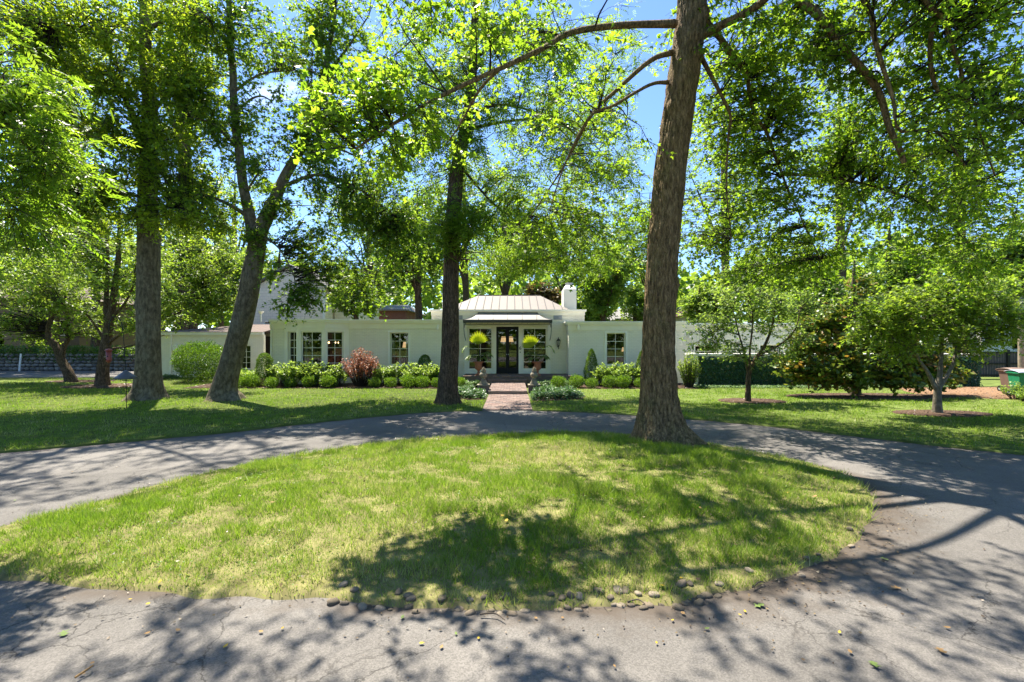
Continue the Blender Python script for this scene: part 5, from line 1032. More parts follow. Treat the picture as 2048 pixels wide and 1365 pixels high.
lx_ = [480, 504, 544, 581, 619, 657, 749, 781, 816, 844, 874, 919]; rx_ = [1116.5, 1154, 1183.5, 1219, 1246, 1281]
for i, x in enumerate(lx_): y = 21.12+.1*math.sin(i*2.1); put('boxwood', 'small round boxwood, %s from the left along the bed of the left wing' % ordinal(i), 'shrub', BX[i % 3], (px(x, y), y, .03), i*1.3, .84+.13*math.sin(i*1.7), 'round boxwoods along the front beds')
for i, x in enumerate(rx_): y = 21.0+.1*math.sin(i*2.7); put('boxwood', 'small round boxwood, %s from the entrance along the right bed' % ordinal(i), 'shrub', BX[(i+1) % 3], (px(x, y), y, .03), i*1.7, .88+.12*math.sin(i*2.2), 'round boxwoods along the front beds')
AR = [dome('arborvitae', .40, .40, 1.5, 5200, .06, S_KITE, L_ARB, 40, cone=2, lump=.18), dome('arborvitae', .34, .34, 1.6, 5200, .055, S_KITE, L_ARB, 41, cone=1, lump=.15)]
for k, (x, y, m, s, lab) in enumerate(((529, 22.0, 0, 1.0, 'rounded arborvitae cone beside the bay window'), (850, 22.7, 0, .93, 'short arborvitae cone left of the dark middle trunk'), (1183, 22.3, 1, 1.05, 'pointed arborvitae cone right of the entrance'), (1284, 22.3, 1, 1.0, 'arborvitae cone half hidden behind the oak trunk'))):
    put('arborvitae', lab, 'shrub', AR[m], (px(x, y), y, .03), k, s, 'arborvitae cones along the house')
put('yew_bush', 'big rounded dark green bush in front of the garage', 'shrub', dome('yew', 1.3, 1.2, 2.1, 13000, .085, S_KITE, L_YEW, 44, lump=.34, thick=.22), (px(402, 24.2), 24.2, .0))
put('yew_bush', 'dark low shrub behind the leaning trunk', 'shrub', dome('yew', .5, .5, .75, 2600, .07, S_KITE, L_YEW, 45), (px(490, 22.6), 22.6, .0))
def shoots(name, rx, ry, h, ns, per, ls, shape, m, seed, low=.35, spread=1.0, out=.55, stemm=None):
    rng = np.random.default_rng(seed); th = rng.uniform(0, 6.28, ns); r = np.sqrt(rng.uniform(0, 1, ns)); e = np.c_[rx*r*np.cos(th), ry*r*np.sin(th), h*(1-.38*r**2)*rng.uniform(.72, 1.05, ns)]
    b = e*np.array([.3, .3, 0]); md = (b+e)/2+np.c_[e[:, :2]*.12, h*.12*np.ones(ns)]; s = np.linspace(0, 1, 6)[None, :, None]
    B = (1-s)**2*b[:, None]+2*s*(1-s)*md[:, None]+s**2*e[:, None]; v_, q_ = tubes(B, np.broadcast_to(np.linspace(.009, .003, 6), (ns, 6)), 4)
    i = np.repeat(np.arange(ns), per); M = len(i); t_ = (low+(1-low)*rng.uniform(0, 1, M)**.75)[:, None]; P = (1-t_)**2*b[i]+2*t_*(1-t_)*md[i]+t_**2*e[i]+rng.normal(size=(M, 3))*ls*.25
    a = rng.uniform(0, 6.28, M); D = nrm(np.c_[np.cos(a), np.sin(a), rng.normal(size=M)*.35+.15]+nrm(e[i])*.3); N = nrm(UP+rng.normal(size=(M, 3))*.45)
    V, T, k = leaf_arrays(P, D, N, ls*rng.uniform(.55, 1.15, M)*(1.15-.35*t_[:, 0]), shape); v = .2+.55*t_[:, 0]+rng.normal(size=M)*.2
    return mkmesh(name+'_stems', v_, quads=q_, mat=stemm or M_BTWIG), mkmesh(name+'_foliage', V, tris=T, mat=m, attr=np.repeat(np.clip(v, 0, 1), k))
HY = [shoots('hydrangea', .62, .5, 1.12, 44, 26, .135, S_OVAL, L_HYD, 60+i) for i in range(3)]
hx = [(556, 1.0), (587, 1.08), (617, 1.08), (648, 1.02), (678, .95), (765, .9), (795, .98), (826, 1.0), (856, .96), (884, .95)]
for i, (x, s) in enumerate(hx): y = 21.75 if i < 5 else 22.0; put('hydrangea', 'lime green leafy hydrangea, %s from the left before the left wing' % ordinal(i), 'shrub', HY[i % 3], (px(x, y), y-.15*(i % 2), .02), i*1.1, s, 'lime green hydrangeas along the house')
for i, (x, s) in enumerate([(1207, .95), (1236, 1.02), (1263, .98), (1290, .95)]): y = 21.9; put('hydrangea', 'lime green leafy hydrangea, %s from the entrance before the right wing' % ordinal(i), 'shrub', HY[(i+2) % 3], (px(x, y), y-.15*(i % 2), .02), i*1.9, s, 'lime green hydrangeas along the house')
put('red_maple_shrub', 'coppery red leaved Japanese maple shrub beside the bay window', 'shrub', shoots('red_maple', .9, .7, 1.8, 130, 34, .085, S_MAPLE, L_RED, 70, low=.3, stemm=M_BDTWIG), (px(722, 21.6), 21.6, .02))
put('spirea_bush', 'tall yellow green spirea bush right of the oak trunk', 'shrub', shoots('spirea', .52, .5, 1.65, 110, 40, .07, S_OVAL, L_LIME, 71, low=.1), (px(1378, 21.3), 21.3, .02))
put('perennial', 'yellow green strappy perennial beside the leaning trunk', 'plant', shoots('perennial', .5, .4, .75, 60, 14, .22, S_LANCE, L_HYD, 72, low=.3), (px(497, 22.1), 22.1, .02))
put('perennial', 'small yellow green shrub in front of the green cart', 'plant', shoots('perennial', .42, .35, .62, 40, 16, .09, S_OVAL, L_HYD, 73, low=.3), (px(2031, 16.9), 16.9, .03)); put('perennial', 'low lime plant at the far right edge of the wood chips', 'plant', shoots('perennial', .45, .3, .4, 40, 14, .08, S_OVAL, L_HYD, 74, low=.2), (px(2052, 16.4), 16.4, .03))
def patch(label, poly, n, zmax, ls, m, seed, shape=S_OVAL):
    rng = np.random.default_rng(seed); poly = np.array(poly, float); P = rng.uniform(poly.min(0), poly.max(0), (n*3, 2)); P = P[inpoly(P, poly)][:n]; k = len(P); hgt = (.45+.55*vnoise(np.c_[P*3.1, np.zeros(k)]))*zmax*sstep(0, .15, distpoly(P, poly))
    P = np.c_[P, .05+hgt*rng.uniform(.35, 1, k)]; o = leaf_obj('groundcover', P, nrm(np.c_[rng.normal(size=(k, 2)), rng.normal(size=k)*.3+.2]), nrm(np.c_[rng.normal(size=(k, 2))*.45, np.ones(k)]), ls*rng.uniform(.6, 1.2, k), shape, m, None, fbm(P*2.2)*1.5-.25+rng.normal(size=k)*.2); return tag(o, label, 'groundcover', kind='stuff')
patch('dark green pachysandra patch left of the brick walk', [(-2.5, 17.0), (-1.0, 16.9), (-1.0, 18.6), (-1.45, 18.7), (-1.5, 19.8), (-2.6, 19.6)], 3600, .30, .11, L_PACH, 80); patch('dark green pachysandra patch right of the brick walk', [(.72, 16.5), (2.4, 17.0), (2.7, 17.9), (2.3, 19.3), (1.2, 19.9), (1.2, 18.65), (.72, 18.6)], 4200, .30, .11, L_PACH, 81)
patch('pale variegated groundcover below the porch left of the steps', [(-2.6, 21.7), (-1.2, 21.7), (-1.2, 22.55), (-2.6, 22.55)], 1700, .25, .09, L_IVYL, 82); patch('pale variegated groundcover below the porch right of the steps', [(.78, 21.6), (3.0, 21.6), (3.0, 22.55), (.78, 22.55)], 2300, .25, .09, L_IVYL, 83)
patch('pale groundcover at the foot of the garage wall', [(px(323, 26.3), 26.0), (px(360, 26.3), 26.0), (px(360, 26.8), 26.8), (px(323, 26.8), 26.8)], 700, .2, .12, L_IVYL, 84)
# hedge on top of the stone wall
rngh = np.random.default_rng(9); n = 9000; P = np.c_[rngh.uniform(-40, -19.4, n), 33.55+rngh.normal(size=n)*.28, 1.0+.75*rngh.uniform(0, 1, n)**.8]; P[:, 2] += .25*(vnoise(P*np.array([1.2, 0, 0]))-.5); fr_m = rngh.uniform(size=n) < .18; P[fr_m, 1] = 33.2; P[fr_m, 2] -= .35
t = thing('hedge', 'dark green hedge trailing over the stone wall at left', 'hedge', (-29, 33.55, 1.05)); leaf_obj('foliage', P, nrm(rngh.normal(size=(n, 3))-UP*.3), nrm(rngh.normal(size=(n, 3))*.6+UP+np.array([0, -.5, 0])), rngh.uniform(.1, .2, n), S_KITE, L_YEW, t, rngh.uniform(0, .9, n))

# ================================================================== TREES
def b(px_, py_, d, rx, ry, rz, n): return (at(px_, py_, d), (rx, ry, rz), n)
def lb_(pts, r0, r1): return ([at(*p) for p in pts], r0, r1)
# ---- the big pin oak on the island
ok_t = [np.array((3.07, 9.72, -.02)), np.array((3.03, 9.75, .6)), np.array((3.02, 9.8, 1.9)), np.array((3.13, 9.8, 4.0)), at(1347, 300, 9.8), at(1374, 100, 9.85), at(1384, 0, 9.9), np.array((3.85, 10.0, 11.5)), np.array((3.95, 10.0, 15))]
tree('oak_tree', 'massive oak with thick straight furrowed trunk on the grass island', 'tree', ok_t, [.39, .37, .32, .31, .305, .30, .295, .23, .12],
     [lb_([(1350, 48, 9.85), (1230, 52, 9.3), (1140, 66, 8.8), (1090, 95, 8.2), (1000, 137, 7.6), (900, 183, 7.0), (800, 240, 6.6), (715, 296, 6.3)], .07, .016),
      lb_([(1345, 105, 9.85), (1300, 122, 9.6), (1232, 182, 9.7), (1190, 222, 9.9), (1160, 272, 10.1), (1120, 345, 10.5), (1062, 432, 11)], .055, .012),
      lb_([(1335, 165, 9.8), (1300, 170, 9.5), (1230, 210, 9.2), (1178, 236, 9.0), (1130, 330, 9.3), (1100, 420, 9.6)], .04, .01),
      lb_([(1395, 75, 9.9), (1440, 52, 9.7), (1512, 14, 9.3), (1600, -60, 8.8), (1750, -120, 8.2)], .10, .04),
      lb_([(1400, 110, 9.85), (1440, 185, 9.9), (1461, 232, 10), (1456, 275, 10.1), (1452, 380, 10.4), (1462, 480, 10.8)], .045, .01),
      lb_([(1398, 30, 9.9), (1435, 70, 10), (1468, 115, 10.2), (1492, 148, 10.3), (1506, 222, 10.6), (1536, 272, 10.9), (1564, 347, 11.2), (1594, 420, 11.6), (1640, 520, 12)], .07, .012),
      lb_([(1400, -20, 9.9), (1500, -50, 9.6), (1618, 15, 9.2), (1668, 70, 9.1), (1696, 107, 9), (1741, 158, 8.9), (1762, 198, 8.9), (1777, 250, 8.9), (1796, 290, 8.9), (1809, 326, 8.9)], .09, .045),
      lb_([(1400, -80, 9.9), (1600, -150, 9.2), (1728, 0, 8.4), (1748, 73, 8.3), (1766, 136, 8.3), (1788, 206, 8.3), (1800, 260, 8.3), (1870, 262, 8.6), (1930, 330, 9)], .06, .014),
      lb_([(1400, -120, 9.9), (1700, -200, 9), (1849, 0, 8.3), (1886, 38, 8.2), (1904, 92, 8.2), (1923, 148, 8.2), (1932, 192, 8.3), (1990, 350, 8.7)], .06, .014),
      lb_([(1870, 20, 8.3), (1860, 110, 8.4), (1876, 183, 8.5), (1923, 198, 8.4), (1960, 213, 8.3), (2026, 232, 8.1), (2100, 300, 8)], .04, .02),
      lb_([(1564, 347, 11.2), (1690, 360, 11.3), (1800, 390, 11.5), (1880, 430, 11.8), (1960, 520, 12)], .035, .01),
      lb_([(1350, -60, 9.9), (1200, -100, 8.5), (1000, -60, 7.6), (850, -20, 7.2)], .07, .02),
      ([np.array((3.6, 9.8, 9.3)), np.array((3.0, 8.4, 9.4)), np.array((1.8, 6.8, 9.0)), np.array((.2, 5.6, 8.3)), np.array((-1.6, 5.4, 7.6))], .08, .015), ([np.array((3.7, 9.8, 9.6)), np.array((4.2, 8.2, 9.6)), np.array((4.8, 6.6, 8.9)), np.array((5.6, 5.6, 8.1))], .08, .02),
      lb_([(1000, 137, 7.9), (960, 180, 8.2), (920, 250, 8.6), (890, 290, 8.8)], .03, .01)],
     [b(695, 190, 6.3, .42, .4, .24, 8), b(765, 160, 6.6, .33, .4, .23, 4), b(640, 240, 6.3, .22, .3, .15, 3), b(850, 50, 7.2, .7, .6, .4, 8), b(860, 240, 6.9, .45, .5, .28, 4), b(760, 270, 6.5, .4, .4, .2, 3), b(1430, 230, 11, .6, .8, .9, 14), b(1430, 400, 12, .6, .8, .9, 14), b(1440, 520, 13, .8, .8, .5, 10), b(1560, 560, 13.5, 1.2, .8, .4, 12), b(1930, 550, 13, 1.2, .8, .4, 12), b(960, 60, 8.2, .7, .8, .5, 5),
      b(1185, 115, 8.6, .4, .5, .35, 4), b(1110, 150, 9.3, .7, .7, .5, 4), b(1020, 20, 8.6, .9, .7, .5, 4), b(1000, 240, 9.5, .8, .8, .6, 4),
      b(1230, 330, 10.5, .8, 1, 1.2, 11), b(1160, 420, 11, 1.0, 1, 1.0, 12), b(1110, 500, 11.5, .9, .8, .6, 7), b(1240, 500, 11.5, .6, .8, .8, 7),
      b(1470, 60, 10.2, 1.0, 1, .8, 26), b(1600, 60, 9.8, 1.3, 1.2, .9, 36), b(1520, 200, 11, 1.2, 1.2, 1.0, 34), b(1640, 230, 11, 1.4, 1.2, 1.2, 44), b(1700, 60, 9.6, 1.2, 1, .8, 28), b(1830, 80, 9, 1.1, 1, .8, 28), b(1980, 60, 8.6, 1.0, .9, .8, 24), b(2010, 190, 7.6, .7, .6, .6, 18),
      b(1760, 330, 11.5, 1.5, 1.3, 1.1, 40), b(1880, 230, 10, 1.0, 1.0, .9, 26), b(1960, 330, 10, 1.1, 1, 1.0, 28), b(1480, 360, 11.5, .9, 1, 1.2, 22), b(1600, 400, 12, 1.3, 1.2, 1.0, 30), b(1500, 500, 12.5, 1.1, 1, .6, 14), b(1720, 470, 12.5, 1.4, 1, .7, 26), b(1860, 440, 12, 1.3, 1.1, .8, 26), b(1990, 450, 11.5, 1, 1, .8, 18),
      b(1300, -260, 9.5, 2.4, 2.2, 1.6, 6), b(1700, -250, 9.5, 2.6, 2.2, 1.5, 11), b(1500, -450, 10, 3, 2.5, 2, 7), b(950, -120, 7.6, 1.2, 1.0, .7, 6), (np.array((-1.8, 5.4, 7.6)), (1.2, .6, .5), 14), (np.array((.4, 5.2, 8.3)), (1.4, .7, .5), 18), (np.array((3.0, 5.2, 8.3)), (1.5, .9, .6), 22), (np.array((6.2, 5.8, 8)), (1.8, 1.2, .6), 26), (np.array((1.0, 7, 8.8)), (1.0, .8, .5), 8), (np.array((2.8, 7.2, 8.7)), (1.0, .8, .5), 10), (np.array((4.8, 7, 8.5)), (1.2, .9, .5), 14), (np.array((6.8, 6.8, 8.3)), (1.2, .9, .5), 14)],
     M_BFOAK, L_OAK, M_BDTWIG, .12, S_OAK, ntw=8, nl=8, spread_n=2.3, spread_r=1.6, far_shape=S_MAPLE, flat=.35, seed=3, tl=.62, droop=.28, nseg=120, nring=220, flare=1.05, fl_h=.33, lobes=6, ridge=.042, rk=16, rz=3.2, bumps=9, twr=.0065, minh=.62, upbias=.8)
# ---- middle tree with compound leaves
mt = [np.array((-2.14, 15.8, 0)), np.array((-2.13, 15.8, .8)), np.array((-2.05, 15.8, 2.0)), at(904, 500, 15.8), at(912, 366, 15.8), at(918, 320, 15.85), at(940, 200, 15.9), at(948, 60, 16), at(960, -120, 16)]
tree('ash_tree', 'straight dark furrowed trunk tree in front of the entrance', 'tree', mt, [.33, .31, .285, .25, .24, .22, .16, .12, .05],
     [lb_([(908, 535, 15.8), (925, 505, 15.6), (942, 475, 15.4), (975, 440, 15.1)], .06, .02), lb_([(935, 230, 15.9), (1000, 210, 15.8), (1080, 230, 15.6), (1140, 280, 15.5)], .06, .015), lb_([(925, 300, 15.9), (870, 260, 16), (810, 280, 16.2)], .06, .015),
      lb_([(945, 100, 16), (860, 60, 15.6), (790, 110, 15.3)], .06, .015), lb_([(945, 120, 16), (1040, 60, 15.5), (1120, 90, 15)], .06, .015), lb_([(930, 260, 15.9), (1040, 240, 16.5), (1140, 250, 17), (1230, 330, 17.5)], .06, .012), lb_([(918, 330, 15.8), (980, 400, 16.5), (1060, 470, 17.5), (1080, 520, 18)], .05, .012)],
     [b(930, 150, 15.9, 1.5, 1.5, 1.5, 26), b(850, 120, 15.6, 1.2, 1.2, 1.2, 18), b(800, 220, 15.8, .9, 1, 1.2, 12), b(1050, 110, 15.4, 1.5, 1.4, 1.3, 26), b(1120, 230, 15.6, 1.2, 1.2, 1.3, 20), b(1000, 300, 15.8, 1.4, 1.2, 1.1, 24), b(840, 330, 16.3, .8, .8, 1.0, 12), b(905, 250, 15.3, .9, .6, .9, 14),
      b(930, 430, 15.0, .95, .6, .55, 20), b(880, 460, 15.2, .5, .4, .35, 8), b(1070, 400, 16.8, 1.4, 1.2, 1.0, 22), b(1060, 500, 18, 1.8, 1, .65, 24), b(980, 520, 17.5, .8, .8, .45, 10), b(1000, 30, 15.8, 1.6, 1.4, 1, 16), b(950, -120, 16, 2.2, 2, 1.3, 16), b(1180, 200, 17, 1.2, 1, 1.1, 15), b(1225, 330, 17.5, 1.1, 1, 1.1, 14), b(1235, 90, 17, 1.2, 1, 1.0, 12), b(1245, 460, 18, 1.1, 1, .9, 13), b(1150, 330, 17, 1.0, 1, 1.0, 12), b(1180, 520, 18.5, 1.2, 1, .6, 10)],
     M_BDARK, L_ASH, M_BDTWIG, .135, S_LANCE, ntw=7, nl=5, seed=5, tl=.6, droop=.2, spread_n=2.1, spread_r=1.4, nseg=72, nring=150, flare=.5, fl_h=.28, lobes=5, ridge=.03, rk=20, rz=1.4, compound=7, minh=.55, twr=.008)
# ---- leaning forked tree
lt = [np.array((-10.15, 16.75, 0)), at(448, 775, 16.75), at(463, 720, 16.75), at(490, 620, 16.7), at(510, 520, 16.7), at(520, 465, 16.7), at(546, 410, 16.7), at(572, 350, 16.6), at(606, 290, 16.6), at(632, 220, 16.6), at(650, 140, 16.6), at(672, 20, 16.6)]
tree('leaning_tree', 'forked grey tree leaning right in the left lawn', 'tree', lt, [.40, .365, .35, .335, .31, .27, .205, .17, .145, .12, .09, .055],
     [lb_([(509, 480, 16.7), (497, 420, 16.7), (488, 380, 16.7), (478, 300, 16.7), (470, 230, 16.7), (464, 130, 16.7), (460, 60, 16.7), (452, -60, 16.7)], .2, .08), lb_([(492, 430, 16.7), (440, 400, 16.3), (385, 386, 16)], .075, .03), lb_([(478, 300, 16.7), (430, 250, 16.4), (380, 235, 16)], .06, .02),
      lb_([(470, 225, 16.7), (510, 195, 16.6), (545, 200, 16.5)], .05, .02), lb_([(473, 180, 16.7), (520, 150, 16.6), (590, 140, 16.4)], .05, .02), lb_([(488, 395, 16.7), (520, 345, 16.6), (560, 340, 16.4)], .05, .015), lb_([(560, 375, 16.6), (640, 350, 16.3), (720, 380, 16.4), (790, 430, 16.8)], .07, .015), lb_([(606, 290, 16.6), (680, 300, 16.8), (760, 340, 17.2)], .06, .015), lb_([(645, 160, 16.6), (700, 90, 16.5), (740, 30, 16.5)], .06, .02), lb_([(520, 470, 16.6), (560, 500, 16.0), (590, 560, 15.8), (575, 610, 15.7)], .035, .01)],
     [b(455, 60, 16.5, 1.3, 1.1, 1.0, 26), b(560, 70, 16.5, 1.2, 1.1, .9, 24), b(640, 90, 16.5, 1.2, 1.1, 1.1, 28), b(690, 40, 16.3, .9, .9, .8, 14), b(530, 215, 16.4, .8, .7, .6, 12), b(470, 270, 16.6, .6, .7, .8, 12), b(545, 330, 16.4, .8, .7, .7, 14), b(660, 200, 16.5, .9, 1, 1.2, 24), b(625, 330, 16.3, .7, .8, .9, 16),
      b(690, 390, 16.6, 1.3, 1.1, 1.2, 44), b(770, 390, 17, 1.1, 1, 1.2, 34), b(700, 500, 17, 1.1, 1, .9, 28), b(640, 480, 16.7, .6, .7, .8, 12), b(600, 260, 16.4, .6, .6, .7, 12), b(560, 420, 16.4, .4, .5, .4, 8), b(600, 575, 15.9, .4, .35, .3, 7), b(545, 545, 16, .3, .3, .25, 3), b(572, 610, 15.7, .14, .15, .3, 3), b(620, 605, 15.7, .22, .2, .25, 4), b(740, 570, 17.5, 1.0, .8, .6, 16), b(820, 500, 17.8, 1.0, .8, .9, 18), b(520, 480, 16.4, .35, .35, .4, 6), b(420, 390, 16.2, .8, .7, .5, 10), b(560, -120, 16.4, 2.4, 2, 1.4, 12), b(400, 200, 16.4, .9, .9, .9, 16)],
     M_BGREY, L_MAP, M_BDTWIG, .14, S_MAPLE, ntw=9, nl=8, seed=8, tl=.55, droop=.45, spread_n=2.5, spread_r=1.5, nseg=64, nring=120, flare=.7, fl_h=.32, lobes=4, ridge=.022, rk=9, rz=1.6, bumps=4, minh=.4, twr=.007)
# ---- tall grey tree at left
gt = [np.array((-13.05, 17.0, 0)), at(297, 770, 17), at(298, 700, 17), at(297, 600, 17), at(297, 500, 17), at(294, 420, 17), at(296, 330, 17), at(300, 220, 17), at(292, 100, 17), at(290, -60, 17), at(290, -260, 17)]
tree('grey_trunk_tree', 'tall tree with thick smooth grey upright trunk in the left lawn', 'tree', gt, [.43, .40, .37, .36, .345, .31, .27, .23, .19, .14, .06],
     [lb_([(296, 330, 17), (270, 250, 16.6), (255, 210, 16.3), (220, 150, 15.8)], .14, .05), lb_([(294, 400, 17), (240, 385, 16.3), (160, 380, 15.6)], .06, .02), lb_([(300, 230, 17), (350, 180, 16.8), (400, 190, 16.6)], .08, .02), lb_([(294, 110, 17), (200, 60, 15.5), (100, 60, 14)], .09, .03), lb_([(292, 60, 17), (380, 20, 16), (420, 40, 15.4)], .08, .02), lb_([(296, 300, 17), (180, 270, 16), (80, 290, 15.2)], .07, .02), lb_([(290, 0, 17), (200, -100, 14), (120, -160, 12)], .1, .03), lb_([(294, 410, 17), (360, 420, 16.2), (420, 440, 15.8)], .05, .015), lb_([(290, -100, 17), (380, -150, 15), (430, -200, 13.5)], .09, .03)],
     [b(250, 60, 16, 2.0, 1.6, 1.3, 60), b(350, 80, 16.2, 1.5, 1.4, 1.2, 44), b(120, 90, 14.5, 1.5, 1.4, 1.0, 40), b(330, 210, 16, 1.5, 1.2, 1.1, 46), b(210, 210, 15.8, 1.6, 1.4, 1.2, 50), b(100, 250, 15.2, 1.4, 1.3, 1.2, 40), b(250, 330, 15.9, 1.5, 1.2, .9, 44), b(350, 320, 16.2, 1.1, 1.1, .9, 28), b(130, 370, 15.4, 1.6, 1.2, .9, 44), b(30, 360, 15.5, 1.2, 1.2, 1, 26), b(400, 290, 16.4, .7, .8, .8, 14), b(380, 430, 16, 1.1, .9, .6, 22), b(40, 150, 14.5, 1.0, 1.2, 1.1, 24), b(230, 430, 16.2, 1.2, .9, .6, 26), b(410, 110, 16, .7, .8, .9, 12),
      b(120, -160, 12.5, 2.2, 1.8, 1.2, 15), b(350, -180, 14.5, 2.2, 2, 1.3, 13), b(-150, 0, 13, 2, 2, 2, 18)],
     M_BGREY, L_HACK, M_BDTWIG, .14, S_KITE, ntw=8, nl=11, seed=11, tl=.6, droop=.3, spread_n=2.3, spread_r=1.45, nseg=64, nring=130, flare=.75, fl_h=.35, lobes=5, ridge=.012, rk=8, rz=2.0, bumps=6, minh=.5, twr=.007)
# ---- tree just outside the frame at left whose bough hangs into the picture
nb = [np.array((-9.2, 4.2, 0)), np.array((-9.1, 4.2, 2)), np.array((-8.9, 4.3, 4.5)), np.array((-8.7, 4.4, 7)), np.array((-8.6, 4.4, 10))]
tree('locust_tree', 'near tree at the left edge whose bright feathery bough hangs into view', 'tree', nb, [.28, .25, .22, .17, .06],
     [([np.array((-8.9, 4.3, 4.6)), np.array((-7.5, 4.6, 5.0)), np.array((-6.2, 5.0, 4.9)), at(-40, 200, 5.0), at(70, 330, 5.2)], .06, .012), ([np.array((-8.9, 4.3, 4.2)), np.array((-7.4, 4.6, 4.2)), np.array((-6.2, 5.0, 3.9)), at(10, 440, 5.2)], .05, .01), ([np.array((-8.7, 4.4, 6.5)), np.array((-6.5, 5, 7)), np.array((-4, 5.5, 7.2))], .07, .02)],
     [b(40, 210, 5.0, .5, .5, .3, 10), b(90, 330, 5.2, .35, .4, .3, 7), b(-60, 260, 5.0, .7, .7, .5, 12), b(30, 440, 5.2, .4, .5, .35, 9), b(-30, 110, 5.2, .5, .6, .35, 8), (np.array((-4.6, 5.6, 7.4)), (1.5, 1.2, .5), 16), (np.array((-7.5, 4.4, 8)), (1.8, 1.8, 1.5), 26)],
     M_BDARK, L_NEAR, M_BDTWIG, .085, S_LANCE, ntw=7, nl=4, seed=14, tl=.5, droop=.35, nseg=32, nring=40, compound=11, minh=.4, twr=.005, upbias=1.4)
# ---- small trees at left
dk = [gr(205, 776), at(206, 740, 22), at(212, 690, 22), at(220, 640, 22), at(228, 590, 22), at(236, 520, 22), at(240, 420, 22)]; dk[0][1] = 22
tree('dark_small_tree', 'dark double stemmed small tree behind the bird feeder', 'tree', [np.array((px(205, 22), 22, 0))]+dk[1:], [.27, .23, .21, .17, .14, .11, .05],
     [lb_([(215, 650, 22), (212, 600, 22.1), (216, 540, 22.2), (210, 460, 22.2)], .13, .05), lb_([(222, 640, 22), (260, 590, 21.6), (275, 520, 21.4)], .07, .02), lb_([(213, 690, 22), (250, 665, 21.5), (320, 640, 21), (400, 610, 20.5)], .07, .015), lb_([(212, 700, 22), (270, 690, 21.6), (330, 670, 21)], .06, .015), lb_([(210, 680, 22), (170, 630, 21.8), (120, 610, 21.6)], .06, .015)],
     [b(200, 470, 22, 2.2, 1.6, 1.0, 40), b(120, 540, 22, 2, 1.5, .9, 36), b(250, 560, 21.5, 1.6, 1.3, .8, 32), b(360, 540, 20.5, 1.7, 1.2, .9, 36), b(440, 570, 20, 1.2, 1, .8, 24), b(350, 620, 20.5, 1.4, 1, .5, 24), b(430, 625, 20, 1.0, .8, .45, 16), b(60, 580, 22.5, 1.5, 1.2, .8, 24), b(160, 620, 22, 1.3, 1, .5, 18), b(270, 650, 21.8, 1.0, .9, .5, 14), b(400, 480, 20.5, 1.6, 1.2, .8, 26)],
     M_BDARK, L_LIME, M_BDTWIG, .13, S_KITE, ntw=9, nl=12, seed=17, tl=.6, droop=.1, nseg=36, nring=50, flare=.35, ridge=.015, upbias=1.8, minh=.4)
ck = [np.array((px(143, 24), 24, 0)), at(136, 745, 24), at(122, 720, 24), at(112, 695, 24.0), at(98, 675, 24), at(97, 655, 24), at(104, 630, 24), at(100, 600, 24), at(98, 540, 24)]
tree('crooked_small_tree', 'crooked two armed small tree by the parking court at left', 'tree', ck, [.25, .21, .18, .15, .125, .11, .1, .08, .03],
     [lb_([(122, 722, 24), (128, 695, 24), (137, 676, 24), (130, 655, 24), (136, 635, 24), (130, 610, 24), (134, 570, 24)], .12, .04), lb_([(104, 632, 24), (130, 620, 23.8), (160, 615, 23.5)], .05, .015)],
     [b(60, 600, 24, 1.8, 1.2, .7, 26), b(140, 590, 24, 1.6, 1.2, .7, 26), b(100, 530, 24, 2, 1.4, .9, 28), b(30, 640, 24, 1.2, 1, .5, 14), b(180, 640, 23.5, 1.1, .9, .4, 12), b(10, 560, 24.5, 1.5, 1.2, 1, 20), b(40, 675, 24, 1.3, .8, .35, 14), b(165, 665, 24, 1.0, .8, .35, 10), b(-40, 640, 24, 1.3, 1, .6, 14)],
     M_BDARK, L_LIME, M_BDTWIG, .13, S_KITE, ntw=8, nl=12, seed=18, tl=.55, droop=.1, nseg=36, nring=50, flare=.2, ridge=.02, upbias=1.8, minh=.5)
# ---- dogwood, forked tree and magnolia at right
dw = [np.array((px(1495, 16.3), 16.3, 0)), at(1496, 780, 16.3), at(1498, 745, 16.3), at(1510, 720, 16.3), at(1530, 690, 16.3), at(1545, 650, 16.3), at(1552, 600, 16.3)]
tree('dogwood_tree', 'small dogwood with dark thin trunk in front of the ivy wall', 'tree', dw, [.10, .085, .08, .06, .05, .035, .01],
     [lb_([(1497, 748, 16.3), (1490, 715, 16.2), (1478, 670, 16.1), (1465, 620, 16)], .05, .012), lb_([(1499, 745, 16.3), (1500, 700, 16.2), (1505, 650, 16.1), (1500, 600, 16)], .045, .012), lb_([(1515, 712, 16.3), (1560, 690, 16.4), (1590, 660, 16.5), (1600, 620, 16.5)], .04, .012), lb_([(1478, 670, 16.1), (1440, 660, 16), (1400, 680, 15.8)], .025, .008)],
     [b(1500, 590, 16.1, 1.2, .9, .6, 34), b(1430, 650, 15.9, .8, .8, .35, 16), b(1410, 690, 15.8, .45, .5, .2, 6), b(1460, 700, 15.9, .7, .7, .3, 16), b(1560, 630, 16.4, .9, .8, .6, 24), b(1610, 600, 16.6, .7, .7, .6, 16), b(1540, 710, 16.1, .7, .6, .25, 8), b(1480, 640, 16, .9, .7, .5, 18), b(1600, 680, 16.5, .5, .5, .35, 8)],
     M_BDARK, L_DOG, M_BTWIG, .105, S_OVAL, ntw=7, nl=8, seed=21, tl=.42, droop=.15, nseg=20, nring=40, flare=.15, ridge=.006, upbias=1.6, minh=.4, twr=.005)
fk = [np.array((px(1875, 13.7), 13.7, 0)), at(1875, 800, 13.7), at(1876, 776, 13.7), at(1880, 750, 13.7), at(1882, 715, 13.7), at(1885, 660, 13.7), at(1890, 590, 13.7)]
